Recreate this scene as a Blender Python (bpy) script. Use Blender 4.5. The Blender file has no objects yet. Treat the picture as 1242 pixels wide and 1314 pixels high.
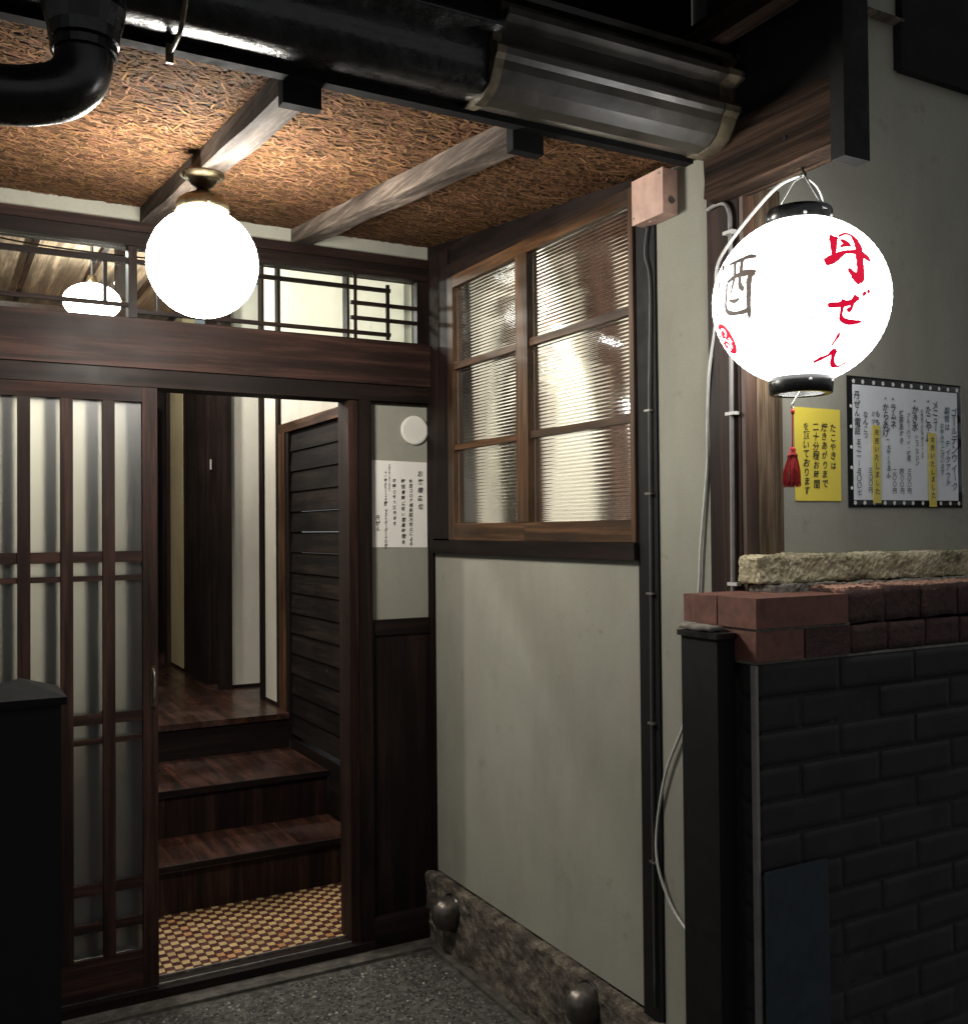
import bpy, bmesh, math, random
from mathutils import Vector, Matrix
R = math.radians
random.seed(7)
sc = bpy.context.scene
col = sc.collection

# ------------------------------------------------------------------ camera
cd = bpy.data.cameras.new('camera'); cam = bpy.data.objects.new('camera', cd); col.objects.link(cam)
cd.sensor_fit = 'HORIZONTAL'; cd.sensor_width = 36.0; cd.lens = 36.0*1280.0/1242.0
cd.clip_start = 0.02; cd.clip_end = 400
cam.location = (0, -3.1284, 1.4)
yaw, pit, roll = R(28.91), R(1.0), R(-.518)
F = Vector((math.sin(yaw)*math.cos(pit), math.cos(yaw)*math.cos(pit), math.sin(pit)))
rt = Vector((math.cos(yaw), -math.sin(yaw), 0)); up = rt.cross(F)
r2 = rt*math.cos(roll) + up*math.sin(roll); u2 = up*math.cos(roll) - rt*math.sin(roll)
cam.rotation_euler = Matrix((r2, u2, -F)).transposed().to_euler()
sc.camera = cam

# ------------------------------------------------------------------ night sky, exposure
wd = bpy.data.worlds.new('World'); sc.world = wd; wd.use_nodes = True
wn = wd.node_tree; bgd = wn.nodes['Background']
bgd.inputs[0].default_value = (.95, .97, 1.0, 1); bgd.inputs[1].default_value = 0.105
sc.view_settings.view_transform = 'Standard'; sc.view_settings.look = 'None'
sc.view_settings.exposure = 1.5; sc.view_settings.gamma = 1; sc.view_settings.use_curve_mapping = False
sc.render.engine = 'CYCLES'
sc.cycles.max_bounces = 8; sc.cycles.diffuse_bounces = 4; sc.cycles.glossy_bounces = 4
sc.cycles.transmission_bounces = 8; sc.cycles.transparent_max_bounces = 12
sc.cycles.use_denoising = True; sc.cycles.sample_clamp_indirect = 4.0
sc.cycles.caustics_reflective = False; sc.cycles.caustics_refractive = False

GLOBE_L, LANTERN_L, INNER_L = 31.0, 2.5, 9.0

# ------------------------------------------------------------------ materials
MATS = {}
def newmat(name):
    m = bpy.data.materials.new(name); m.use_nodes = True
    nt = m.node_tree; b = nt.nodes['Principled BSDF']
    MATS[name] = m
    return m, nt, b
def N(nt, t, **k):
    n = nt.nodes.new(t)
    for a, v in k.items():
        if a in n.inputs: n.inputs[a].default_value = v
        else: setattr(n, a, v)
    return n
def coords(nt, scale=(1,1,1), rnd=True):
    tc = nt.nodes.new('ShaderNodeTexCoord'); mp = nt.nodes.new('ShaderNodeMapping')
    mp.inputs['Scale'].default_value = scale
    if rnd:
        oi = nt.nodes.new('ShaderNodeObjectInfo'); ml = nt.nodes.new('ShaderNodeVectorMath'); ml.operation = 'MULTIPLY_ADD'
        ml.inputs[1].default_value = (13.7, 7.3, 9.1)
        nt.links.new(oi.outputs['Random'], ml.inputs[0]); nt.links.new(tc.outputs['Object'], ml.inputs[2])
        nt.links.new(ml.outputs[0], mp.inputs[0])
    else: nt.links.new(tc.outputs['Object'], mp.inputs[0])
    return mp.outputs[0]
def ramp(nt, stops, src):
    r = nt.nodes.new('ShaderNodeValToRGB'); e = r.color_ramp.elements
    while len(e) < len(stops): e.new(.5)
    for q, (p, c) in zip(e, stops):
        q.position = p; q.color = (*c, 1) if len(c) == 3 else c
    nt.links.new(src, r.inputs[0]); return r.outputs[0]
def bump(nt, b, src, strength=.3, dist=.002):
    bp = nt.nodes.new('ShaderNodeBump'); bp.inputs['Strength'].default_value = strength; bp.inputs['Distance'].default_value = dist
    nt.links.new(src, bp.inputs['Height']); nt.links.new(bp.outputs[0], b.inputs['Normal']); return bp
def wood(name, dark, light, axis='Z', rough=.45, freq=26, stretch=14, bstr=.25, coat=0, bdist=.0015, mid=.5, spec=.5):
    m, nt, b = newmat(name)
    s = [1, 1, 1]; s['XYZ'.index(axis)] = 1.0/(stretch*1.6)
    v = coords(nt, tuple(s))
    n1 = N(nt, 'ShaderNodeTexNoise', Scale=freq, Detail=7, Roughness=.62, Distortion=.6); nt.links.new(v, n1.inputs['Vector'])
    n2 = N(nt, 'ShaderNodeTexNoise', Scale=freq*6, Detail=5, Roughness=.7); nt.links.new(v, n2.inputs['Vector'])
    v2 = coords(nt, (1,1,1)); n3 = N(nt, 'ShaderNodeTexNoise', Scale=3.5, Detail=3); nt.links.new(v2, n3.inputs['Vector'])
    a = N(nt, 'ShaderNodeMath', operation='MULTIPLY_ADD'); a.inputs[1].default_value = .45
    nt.links.new(n2.outputs[0], a.inputs[0]); nt.links.new(n1.outputs[0], a.inputs[2])
    a2 = N(nt, 'ShaderNodeMath', operation='MULTIPLY_ADD'); a2.inputs[1].default_value = .22
    nt.links.new(n3.outputs[0], a2.inputs[0]); nt.links.new(a.outputs[0], a2.inputs[2])
    hi = tuple(min(.8, x*1.55) for x in light); c = ramp(nt, [(.64, dark), (.84, tuple(.35*x+.55*y for x, y in zip(dark, light))), (1.04, hi)], a2.outputs[0])
    nt.links.new(c, b.inputs['Base Color'])
    rr = N(nt, 'ShaderNodeMapRange'); rr.inputs[1].default_value = .3; rr.inputs[2].default_value = .7
    rr.inputs[3].default_value = max(.05, rough-.12); rr.inputs[4].default_value = min(1, rough+.15)
    nt.links.new(n3.outputs[0], rr.inputs[0]); nt.links.new(rr.outputs[0], b.inputs['Roughness'])
    b.inputs['Specular IOR Level'].default_value = spec
    if coat: b.inputs['Coat Weight'].default_value = coat; b.inputs['Coat Roughness'].default_value = .18
    bump(nt, b, a.outputs[0], bstr, bdist)
    return m
def plain(name, c, rough=.5, metal=0, nscale=30, var=.15, bstr=.1, bdist=.001, spec=.5, coat=0):
    m, nt, b = newmat(name)
    v = coords(nt); n = N(nt, 'ShaderNodeTexNoise', Scale=nscale, Detail=5, Roughness=.6); nt.links.new(v, n.inputs['Vector'])
    lo = tuple(x*(1-var) for x in c); hi = tuple(min(1, x*(1+var)) for x in c)
    nt.links.new(ramp(nt, [(.3, lo), (.7, hi)], n.outputs[0]), b.inputs['Base Color'])
    rr = N(nt, 'ShaderNodeMapRange'); rr.inputs[1].default_value = .3; rr.inputs[2].default_value = .7
    rr.inputs[3].default_value = max(.04, rough-.08); rr.inputs[4].default_value = min(1, rough+.1)
    nt.links.new(n.outputs[0], rr.inputs[0]); nt.links.new(rr.outputs[0], b.inputs['Roughness'])
    b.inputs['Metallic'].default_value = metal; b.inputs['Specular IOR Level'].default_value = spec
    if coat: b.inputs['Coat Weight'].default_value = coat; b.inputs['Coat Roughness'].default_value = .08
    if bstr: bump(nt, b, n.outputs[0], bstr, bdist)
    return m
def plaster(name, c, c2=None, grain=.25):
    m, nt, b = newmat(name)
    v = coords(nt, (1,1,1), False)
    big = N(nt, 'ShaderNodeTexNoise', Scale=2.2, Detail=5, Roughness=.6, Distortion=.4); nt.links.new(v, big.inputs['Vector'])
    fine = N(nt, 'ShaderNodeTexNoise', Scale=420, Detail=3, Roughness=.7); nt.links.new(v, fine.inputs['Vector'])
    md = N(nt, 'ShaderNodeTexNoise', Scale=34, Detail=4, Roughness=.6); nt.links.new(v, md.inputs['Vector'])
    c2 = c2 or tuple(x*.8 for x in c)
    cc = ramp(nt, [(.32, c2), (.6, c)], big.outputs[0])
    f2 = ramp(nt, [(.3, (.80, .80, .80)), (.55, (1, 1, 1)), (.8, (1.0, 1.0, 1.0))], fine.outputs[0])
    mx = N(nt, 'ShaderNodeMix', data_type='RGBA', blend_type='MULTIPLY'); mx.inputs[0].default_value = .8
    nt.links.new(cc, mx.inputs[6]); nt.links.new(f2, mx.inputs[7]); nt.links.new(mx.outputs[2], b.inputs['Base Color'])
    b.inputs['Roughness'].default_value = .9; b.inputs['Specular IOR Level'].default_value = .25
    sv = coords(nt, (3.2, 3.2, .9), False); dr = N(nt, 'ShaderNodeTexNoise', Scale=1.6, Detail=6, Roughness=.65); nt.links.new(sv, dr.inputs['Vector'])
    sp = N(nt, 'ShaderNodeTexNoise', Scale=11, Detail=8, Roughness=.75); nt.links.new(v, sp.inputs['Vector'])
    m2 = N(nt, 'ShaderNodeMix', data_type='RGBA', blend_type='MULTIPLY'); m2.inputs[0].default_value = 1
    nt.links.new(mx.outputs[2], m2.inputs[6]); nt.links.new(ramp(nt, [(.30, (.90,.88,.86)), (.50, (1,1,1)), (.72, (1,.985,.97))], dr.outputs[0]), m2.inputs[7])
    m3 = N(nt, 'ShaderNodeMix', data_type='RGBA', blend_type='MULTIPLY'); m3.inputs[0].default_value = 1
    nt.links.new(m2.outputs[2], m3.inputs[6]); nt.links.new(ramp(nt, [(.30, (.80,.78,.75)), (.40, (1,1,1)), (.70, (1,1,1))], sp.outputs[0]), m3.inputs[7])
    nt.links.new(m3.outputs[2], b.inputs['Base Color'])
    a = N(nt, 'ShaderNodeMath', operation='MULTIPLY_ADD'); a.inputs[1].default_value = .6
    nt.links.new(fine.outputs[0], a.inputs[0]); nt.links.new(md.outputs[0], a.inputs[2])
    bump(nt, b, a.outputs[0], grain, .002)
    return m
def emit(name, c, s, rough=.6, base=None):
    m, nt, b = newmat(name)
    b.inputs['Base Color'].default_value = (*(base or c), 1); b.inputs['Emission Color'].default_value = (*c, 1)
    b.inputs['Emission Strength'].default_value = s; b.inputs['Roughness'].default_value = rough
    return m

W_DARK = {a: wood('dark_stained_wood_'+a, (.004,.0025,.002), (.012,.0065,.005), a, .6, spec=.15) for a in 'XYZ'}
W_RED = {a: wood('red_brown_wood_'+a, (.0065,.0035,.0028), (.026,.0122,.0090), a, .6, spec=.15) for a in 'XYZ'}
W_MID = {a: wood('brown_window_wood_'+a, (.010,.005,.0025), (.080,.038,.016), a, .45, spec=.3) for a in 'XYZ'}
W_GREY = wood('weathered_grey_wood', (.012,.008,.005), (.12,.085,.055), 'Z', .85, 40, 22, 1.0, bdist=.005, spec=.1)
W_BEAM = wood('old_weathered_beam_wood', (.005,.003,.0025), (.045,.027,.018), 'Y', .85, 38, 26, 1.0, bdist=.008, spec=.1)
W_RAFT = wood('pale_sawn_rafter_wood', (.018,.013,.010), (.105,.082,.066), 'Y', .8, 22, 10, .5, bdist=.002, spec=.15)
W_STEP = wood('polished_step_wood', (.007,.003,.002), (.042,.016,.0095), 'Y', .36, 30, 9, .1, coat=.3)
W_BOARD = wood('smoked_board_wood', (.003,.0024,.002), (.012,.008,.006), 'Y', .65, 26, 12, .5, spec=.12)
W_POST = wood('oiled_post_wood', (.03,.014,.008), (.12,.06,.034), 'Z', .5, 24, 16, .5, bdist=.003)
PLAST = plaster('grey_green_plaster', (.295,.290,.240), (.250,.245,.203))
PLAST_IN = plaster('cream_plaster', (.60,.575,.49), (.55,.52,.44), .15)
PLAST_TAN = plaster('tan_plaster', (.40,.34,.20), (.34,.28,.16), .15)
BLACK = plain('black_gloss_paint', (.008,.008,.008), .28, bstr=.05)
BLACKM = plain('black_matt_paint', (.008,.008,.008), .65, bstr=.1, spec=.2)
SOOT = plain('soot_black_timber', (.009,.009,.009), .8, bstr=.1, spec=.1)
W_CEIL = wood('warm_ceiling_wood', (.06,.042,.028), (.22,.16,.105), 'Y', .6)
W_MATT = wood('matt_brown_post_wood', (.02,.010,.007), (.07,.038,.028), 'Z', .9, spec=.05)
GUT = plain('dark_bronze_gutter_paint', (.030,.026,.020), .38, 0, 14, .5, .3, .004, coat=.12)
GUTB = plain('worn_bracket_metal', (.11,.088,.055), .5, .3, 40, .5, .3)
GUTW = plain('wet_black_gutter_paint', (.014,.014,.014), .30, 0, 26, .5, .6, .005, coat=.25)
CHROME = plain('brushed_dome_metal', (.13,.115,.10), .36, .8, 60, .25, .06)
BRASS = plain('aged_brass', (.11,.085,.05), .35, .9, 60, .4, .05)
WHITEP = plain('white_plastic', (.5,.5,.47), .4, bstr=.03)
GREYP = plain('grey_conduit_plastic', (.20,.19,.18), .45, bstr=.05)
PAPER = plain('white_paper', (.74,.72,.66), .75, 0, 8, .04, .2, .002)
LAMIN = plain('laminated_grey_paper', (.80,.81,.82), .5, 0, 7, .1, .15, .003)
YELLOW = plain('yellow_paper', (.72,.58,.07), .45, 0, 6, .05, .2, .002)
INK = plain('black_ink', (.012,.012,.016), .6, bstr=0)
INKB = plain('teal_ink', (.02,.10,.11), .6, bstr=0)
PINK = plain('salmon_primer_metal', (.50,.32,.255), .55, 0, 26, .20, .15)
STEEL = plain('dull_steel', (.25,.24,.22), .4, .8, 50, .3, .1)
RED = plain('red_silk_thread', (.42,.012,.012), .6, 0, 200, .4, .3)
STONE = None
OSBB = plain('strand_board_base', (.040,.022,.011), .85, spec=.1)
TILEC = plain('cream_mosaic_tile', (.46,.32,.15), .35, 0, 5, .25, .05)
TILEO = plain('ochre_mosaic_tile', (.42,.22,.09), .35, 0, 5, .25, .05)
TILED = plain('maroon_mosaic_tile', (.07,.022,.018), .35, 0, 5, .35, .05)
GROUT = plain('dark_grout', (.04,.030,.022), .9)
TEAL = plain('dull_teal_board', (.017,.026,.031), .6, bstr=.1)
CERA = plain('smooth_terracotta_tile', (.125,.048,.032), .6, 0, 42, .38, .35, .002)
BRICKM = plain('rough_dark_brick', (.045,.020,.015), .85, 0, 70, .5, .9, .006)
WBRICK = plain('dark_wall_brick', (.018,.0165,.0155), .95, 0, 12, .45, .4, .003)  # lower wall brick and its mortar share nearly one dark tone
MORTD = plain('dark_mortar', (.0155,.0145,.014), .95, 0, 60, .3, .9, .004)
MORT = plain('old_grey_mortar', (.16,.145,.12), .95, 0, 60, .3, .9, .004)

def stone_mat(name, cs, sc1=9, bs=.9, bd=.012):
    m, nt, b = newmat(name); v = coords(nt, (1,1,1.6), False)
    n = N(nt, 'ShaderNodeTexNoise', Scale=sc1, Detail=10, Roughness=.7, Distortion=.15); nt.links.new(v, n.inputs['Vector'])
    n2 = N(nt, 'ShaderNodeTexNoise', Scale=sc1*9, Detail=6, Roughness=.7); nt.links.new(v, n2.inputs['Vector'])
    a = N(nt, 'ShaderNodeMath', operation='MULTIPLY_ADD'); a.inputs[1].default_value = .4
    nt.links.new(n2.outputs[0], a.inputs[0]); nt.links.new(n.outputs[0], a.inputs[2])
    nt.links.new(ramp(nt, [(.50, cs[0]), (.68, cs[1]), (.86, cs[2])], a.outputs[0]), b.inputs['Base Color'])
    b.inputs['Roughness'].default_value = .88; b.inputs['Specular IOR Level'].default_value = .3
    bump(nt, b, a.outputs[0], bs, bd); return m
STONE = stone_mat('pale_ledge_stone', ((.06,.048,.028), (.33,.29,.18), (.60,.54,.37)), 12)
PLINTH = stone_mat('brown_plinth_stone', ((.028,.023,.018), (.075,.062,.048), (.20,.17,.13)), 16, .7, .008)
GRND = stone_mat('speckled_aggregate_ground', ((.022,.021,.019), (.05,.048,.044), (.12,.115,.10)), 40, .8, .004)
CONC = stone_mat('dark_concrete', ((.025,.022,.02), (.06,.054,.045), (.11,.10,.085)), 20, .7, .005)

def glass_flat(name, tint=(1,1,1), dirt=.0):
    m, nt, b = newmat(name); nt.nodes.remove(b); out = nt.nodes['Material Output']
    lw = nt.nodes.new('ShaderNodeLayerWeight'); lw.inputs[0].default_value = .5
    p5 = N(nt, 'ShaderNodeMath', operation='POWER'); p5.inputs[1].default_value = 5; nt.links.new(lw.outputs['Facing'], p5.inputs[0])
    g = N(nt, 'ShaderNodeBsdfGlossy', Roughness=.02)
    t = N(nt, 'ShaderNodeBsdfTransparent'); t.inputs[0].default_value = (*tint, 1)
    mx = nt.nodes.new('ShaderNodeMixShader'); ml = N(nt, 'ShaderNodeMath', operation='MULTIPLY_ADD'); ml.inputs[1].default_value = .85; ml.inputs[2].default_value = .05
    nt.links.new(p5.outputs[0], ml.inputs[0]); nt.links.new(ml.outputs[0], mx.inputs[0])
    nt.links.new(t.outputs[0], mx.inputs[1]); nt.links.new(g.outputs[0], mx.inputs[2]); nt.links.new(mx.outputs[0], out.inputs[0])
    return m
GLASS = glass_flat('clear_window_glass', (.93,.96,.94))
def glass_real(name, rough, tint):
    m, nt, b = newmat(name)
    b.inputs['Base Color'].default_value = (*tint, 1); b.inputs['Roughness'].default_value = rough
    b.inputs['Transmission Weight'].default_value = 1; b.inputs['IOR'].default_value = 1.5
    return m
RIBGL = glass_real('reeded_glass', .05, (.97,.98,.96))
FROST = glass_real('frosted_glass', .42, (.88,.90,.84))

# lantern paper: glowing paper with fine horizontal ribs, a touch darker at its seams
M_SEAM = emit('shaded_lantern_seam', (1,.96,.88), .24, .6, (.3,.3,.28))
M_PAPER = emit('glowing_lantern_paper', (1,.985,.96), LANTERN_L, .6, (.8,.8,.78))
M_LRED = emit('red_lantern_paint', (.85,.004,.045), .26, .6, (.5,.01,.03))
M_LINK = emit('dark_lantern_ink', (.13,.10,.08), .35, .6, (.03,.025,.02))
M_GLOBE = emit('glowing_opal_globe', (1,.955,.87), GLOBE_L, .2, (.8,.8,.8))
M_INNER = emit('glowing_inner_lamp', (1,.97,.92), INNER_L, .2, (.8,.8,.8))

# ------------------------------------------------------------------ builders
LOC = {}
def setp(o, label=None, cat=None, group=None, kind=None):
    if label: o['label'] = label
    if cat: o['category'] = cat
    if group: o['group'] = group
    if kind: o['kind'] = kind
    return o
def thing(name, label, cat, loc, group=None):
    o = bpy.data.objects.new(name, None); col.objects.link(o); o.location = loc
    o.empty_display_size = .05; LOC[o] = Vector(loc)
    return setp(o, label, cat, group)
def finish(me, smooth):
    if smooth:
        for p in me.polygons: p.use_smooth = True
def obj(name, bm, mat, parent=None, bev=0, smooth=False, label=None, cat=None, kind=None, group=None, seg=1):
    """bm holds WORLD coordinates; the object gets its origin at its own base."""
    if bev:
        es = [e for e in bm.edges if len(e.link_faces) == 2 and e.calc_face_angle(0) > .6]
        bmesh.ops.bevel(bm, geom=es, offset=bev, segments=seg, affect='EDGES', clamp_overlap=True)
    bmesh.ops.recalc_face_normals(bm, faces=bm.faces)
    xs = [v.co for v in bm.verts]
    mn = Vector((min(c.x for c in xs), min(c.y for c in xs), min(c.z for c in xs)))
    mx = Vector((max(c.x for c in xs), max(c.y for c in xs), max(c.z for c in xs)))
    base = Vector(((mn.x+mx.x)/2, (mn.y+mx.y)/2, mn.z))
    for v in bm.verts: v.co -= base
    me = bpy.data.meshes.new(name); bm.to_mesh(me); bm.free()
    for mm in (mat if isinstance(mat, (list, tuple)) else [mat]): me.materials.append(mm)
    finish(me, smooth)
    o = bpy.data.objects.new(name, me); col.objects.link(o)
    LOC[o] = base
    if parent is not None: o.parent = parent; o.location = base - LOC[parent]
    else: o.location = base
    return setp(o, label, cat, group, kind)
def place(name, me, parent, wloc, rot=None, scale=None):
    o = bpy.data.objects.new(name, me); col.objects.link(o); LOC[o] = Vector(wloc)
    if parent is not None: o.parent = parent; o.location = Vector(wloc) - LOC[parent]
    else: o.location = wloc
    if rot: o.rotation_euler = rot
    if scale: o.scale = scale
    return o
def addbox(bm, x0, x1, y0, y1, z0, z1, jit=0):
    j = lambda: random.uniform(-jit, jit) if jit else 0
    vs = [bm.verts.new((x+j(), y+j(), z+j())) for z in (z0, z1) for y in (y0, y1) for x in (x0, x1)]
    for f in ((0,2,3,1), (4,5,7,6), (0,1,5,4), (2,6,7,3), (0,4,6,2), (1,3,7,5)): bm.faces.new([vs[i] for i in f])
    return bm
def box(x0, x1, y0, y1, z0, z1, jit=0): return addbox(bmesh.new(), x0, x1, y0, y1, z0, z1, jit)
def bx(name, x0, x1, y0, y1, z0, z1, mat, parent=None, bev=.0015, **k):
    return obj(name, box(x0, x1, y0, y1, z0, z1), mat, parent, bev, **k)
def prism(axis, a0, a1, prof):
    """profile [(u,v)] extruded along axis; X: (y,z)  Y: (x,z)  Z: (x,y)"""
    bm = bmesh.new()
    def p(a, u, v): return {'X': (a, u, v), 'Y': (u, a, v), 'Z': (u, v, a)}[axis]
    A = [bm.verts.new(p(a0, u, v)) for u, v in prof]; B = [bm.verts.new(p(a1, u, v)) for u, v in prof]
    n = len(prof)
    for i in range(n): bm.faces.new((A[i], A[(i+1) % n], B[(i+1) % n], B[i]))
    bm.faces.new(A[::-1]); bm.faces.new(B); return bm
def smooth_path(pts, n=6):
    P = [Vector(p) for p in pts]; out = []
    for i in range(len(P)-1):
        p0 = P[max(i-1, 0)]; p1 = P[i]; p2 = P[i+1]; p3 = P[min(i+2, len(P)-1)]
        for k in range(n):
            t = k/n
            out.append(.5*((2*p1)+(p2-p0)*t+(2*p0-5*p1+4*p2-p3)*t*t+(3*p1-p0-3*p2+p3)*t**3))
    out.append(P[-1]); return out
def addtube(bm, pts, r, seg=8, cap=True):
    pts = [Vector(p) for p in pts]; rings = []; up = Vector((0, 0, 1)); prev = None
    for i, p in enumerate(pts):
        d = (pts[min(i+1, len(pts)-1)] - pts[max(i-1, 0)]).normalized()
        if prev is None:
            a = d.cross(up if abs(d.z) < .9 else Vector((1, 0, 0))).normalized()
        else:
            a = (prev - d*prev.dot(d)).normalized()
        prev = a; b = d.cross(a); rr = r[i] if isinstance(r, (list, tuple)) else r
        rings.append([bm.verts.new(p + (a*math.cos(2*math.pi*k/seg) + b*math.sin(2*math.pi*k/seg))*rr) for k in range(seg)])
    for A, B in zip(rings, rings[1:]):
        for k in range(seg): bm.faces.new((A[k], A[(k+1) % seg], B[(k+1) % seg], B[k]))
    if cap: bm.faces.new(rings[0][::-1]); bm.faces.new(rings[-1])
    return bm
def tube(pts, r, seg=8, n=0): return addtube(bmesh.new(), smooth_path(pts, n) if n else pts, r, seg)
def lathe(c, prof, seg=32, axis='Z', closed=False):
    bm = bmesh.new(); c = Vector(c); rings = []
    def p(r, h, t):
        x, y = r*math.cos(t), r*math.sin(t)
        return c + {'Z': Vector((x, y, h)), 'X': Vector((h, x, y)), 'Y': Vector((x, h, y))}[axis]
    for r, h in prof:
        rings.append([bm.verts.new(p(0, h, 0))] if r < 1e-6 else [bm.verts.new(p(r, h, 2*math.pi*k/seg)) for k in range(seg)])
    prs = list(zip(rings, rings[1:]))
    if closed: prs.append((rings[-1], rings[0]))
    for A, B in prs:
        for k in range(seg):
            k2 = (k+1) % seg
            if len(A) == 1 and len(B) == 1: continue
            if len(A) == 1: bm.faces.new((A[0], B[k2], B[k]))
            elif len(B) == 1: bm.faces.new((A[k], A[k2], B[0]))
            else: bm.faces.new((A[k], A[k2], B[k2], B[k]))
    return bm
from mathutils import noise as mn_
def rough_block(x0, x1, y0, y1, z0, z1, step, amp, freq=9, seed=0, rnd=.0, fine=0):
    """subdivided block with noise displacement: chipped stone"""
    bm = bmesh.new()
    nx, ny, nz = [max(1, int(round((b-a)/step))) for a, b in ((x0, x1), (y0, y1), (z0, z1))]
    g = {}
    def V(i, j, k):
        q = (i, j, k)
        if q not in g:
            p = Vector((x0+(x1-x0)*i/nx, y0+(y1-y0)*j/ny, z0+(z1-z0)*k/nz))
            if rnd:
                cx = min(max(p.x, x0+rnd), x1-rnd); cy = min(max(p.y, y0+rnd), y1-rnd); cz = min(max(p.z, z0+rnd), z1-rnd)
                d = p - Vector((cx, cy, cz))
                if d.length > rnd: p = Vector((cx, cy, cz)) + d.normalized()*rnd
            n = mn_.noise_vector(p*freq + Vector((seed, seed*2.3, 0)))*amp + mn_.noise_vector(p*freq*4.1 + Vector((seed, 0, 5)))*amp*.4
            if fine: n += mn_.noise_vector(p*freq*11)*fine
            g[q] = bm.verts.new(p + n)
        return g[q]
    for i in range(nx):
        for j in range(ny):
            for k in (0, nz):
                bm.faces.new((V(i,j,k), V(i+1,j,k), V(i+1,j+1,k), V(i,j+1,k)))
    for i in range(nx):
        for k in range(nz):
            for j in (0, ny):
                bm.faces.new((V(i,j,k), V(i+1,j,k), V(i+1,j,k+1), V(i,j,k+1)))
    for j in range(ny):
        for k in range(nz):
            for i in (0, nx):
                bm.faces.new((V(i,j,k), V(i,j+1,k), V(i,j+1,k+1), V(i,j,k+1)))
    return bm

XC, YC = 1.5157, -1.54

# ================================================================== SETTING
bm = bmesh.new()
addbox(bm, -25, 25, -40, -.045, -.3, 0.0)
obj('ground', bm, GRND, kind='structure')
bx('foundation_kerb', -3, 1.50, -.10, -.035, -.02, .010, CONC, kind='structure', bev=.004)
# pebbles set in the ground, far too many to count
def pebbles():
    bm = bmesh.new(); rr = random.Random(3)
    for i in range(15000):
        x = rr.uniform(.1, 1.50); y = rr.uniform(-1.5, -.12)
        if x > 1.43 + .0*y: continue
        s = rr.uniform(.0022, .0072); a = rr.uniform(0, 6.3)
        mi = 0 if rr.random() < .45 else (1 if rr.random() < .88 else 2)
        vs = []
        for k in range(4):
            t = a + k*math.pi/2; q = s*rr.uniform(.7, 1.25)
            vs.append(bm.verts.new((x+math.cos(t)*q, y+math.sin(t)*q, -.001)))
        tp = [bm.verts.new((v.co.x*.5+x*.5, v.co.y*.5+y*.5, s*.42)) for v in vs]
        for k in range(4):
            f = bm.faces.new((vs[k], vs[(k+1) % 4], tp[(k+1) % 4], tp[k])); f.material_index = mi
        f = bm.faces.new(tp); f.material_index = mi
    return bm
P1 = plain('dark_pebble', (.03,.028,.025), .7, 0, 90, .4, .2); P2 = plain('grey_pebble', (.13,.12,.105), .6, 0, 90, .4, .2); P3 = plain('pale_pebble', (.30,.28,.24), .6, 0, 90, .3, .2)
obj('ground_pebbles', pebbles(), [P1, P2, P3], kind='stuff', smooth=False, label='fine grey pebbles set in the dark ground before the door', cat='pebbles')

# ---- mosaic floor of the entry
bx('entry_floor', -.6, 1.46, .035, 2.0, -.2, .030, GROUT, kind='structure', bev=0)
entry_floor = bpy.data.objects['entry_floor']
TS = .0276
def tile_me(name, mat):
    bm = box(-TS/2+.0012, TS/2-.0012, -TS/2+.0012, TS/2-.0012, 0, .0095)
    es = [e for e in bm.edges if all(v.co.z > .009 for v in e.verts)]
    bmesh.ops.bevel(bm, geom=es, offset=.0014, segments=1, affect='EDGES')
    bmesh.ops.recalc_face_normals(bm, faces=bm.faces)
    me = bpy.data.meshes.new(name); bm.to_mesh(me); bm.free(); me.materials.append(mat); return me
tm = [tile_me('cream_tile', TILEC), tile_me('ochre_tile', TILEO), tile_me('dark_tile', TILED)]
cells = []
for i in range(32):
    for j in range(19):
        x = .604 + TS*(i-.5); y = .048 + TS*(j+.5)
        if x > 1.44 or y > .535: continue
        if x < .57 + .12*y: continue
        if x > 1.235 + .36*(y): continue
        cells.append((x, y, (i+j) % 2))
cells.sort(key=lambda c: (c[0]**2 + (c[1]+3.13)**2))
restbm = bmesh.new()
for k, (x, y, par) in enumerate(cells):
    if k < 300:
        me = tm[2] if par else (tm[1] if random.random() < .16 else tm[0])
        place('mosaic_tile', me, entry_floor, (x, y, .0305 + random.uniform(0, .0006)), (random.uniform(-.012,.012), random.uniform(-.012,.012), random.uniform(-.03,.03)))
    else:
        n0 = len(restbm.faces)
        addbox(restbm, x-TS/2+.0014, x+TS/2-.0014, y-TS/2+.0014, y+TS/2-.0014, .0305, .0402)
        restbm.faces.ensure_lookup_table()
        for f in restbm.faces[n0:]: f.material_index = 2 if par else (1 if random.random() < .03 else 0)
o = obj('far_mosaic_tiles', restbm, [TILEC, TILEO, TILED], entry_floor, kind='stuff')

# ---- threshold track
th = thing('door_threshold', 'low dark wooden sill with grooves under the sliding doors', 'threshold', (.6, 0, 0))
bx('sill_board', -.6, 1.285, -.034, .034, .004, .036, W_DARK['X'], th, .003)
for y in (-.004, .052): bx('track_rail', -.6, 1.211, y-.003, y+.003, .0362 if y < .03 else .0362, .0425, STEEL, th, .001)
bx('sill_back_board', -.6, 1.285, .0345, .075, .004, .0355, W_DARK['X'], th, .002)

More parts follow.
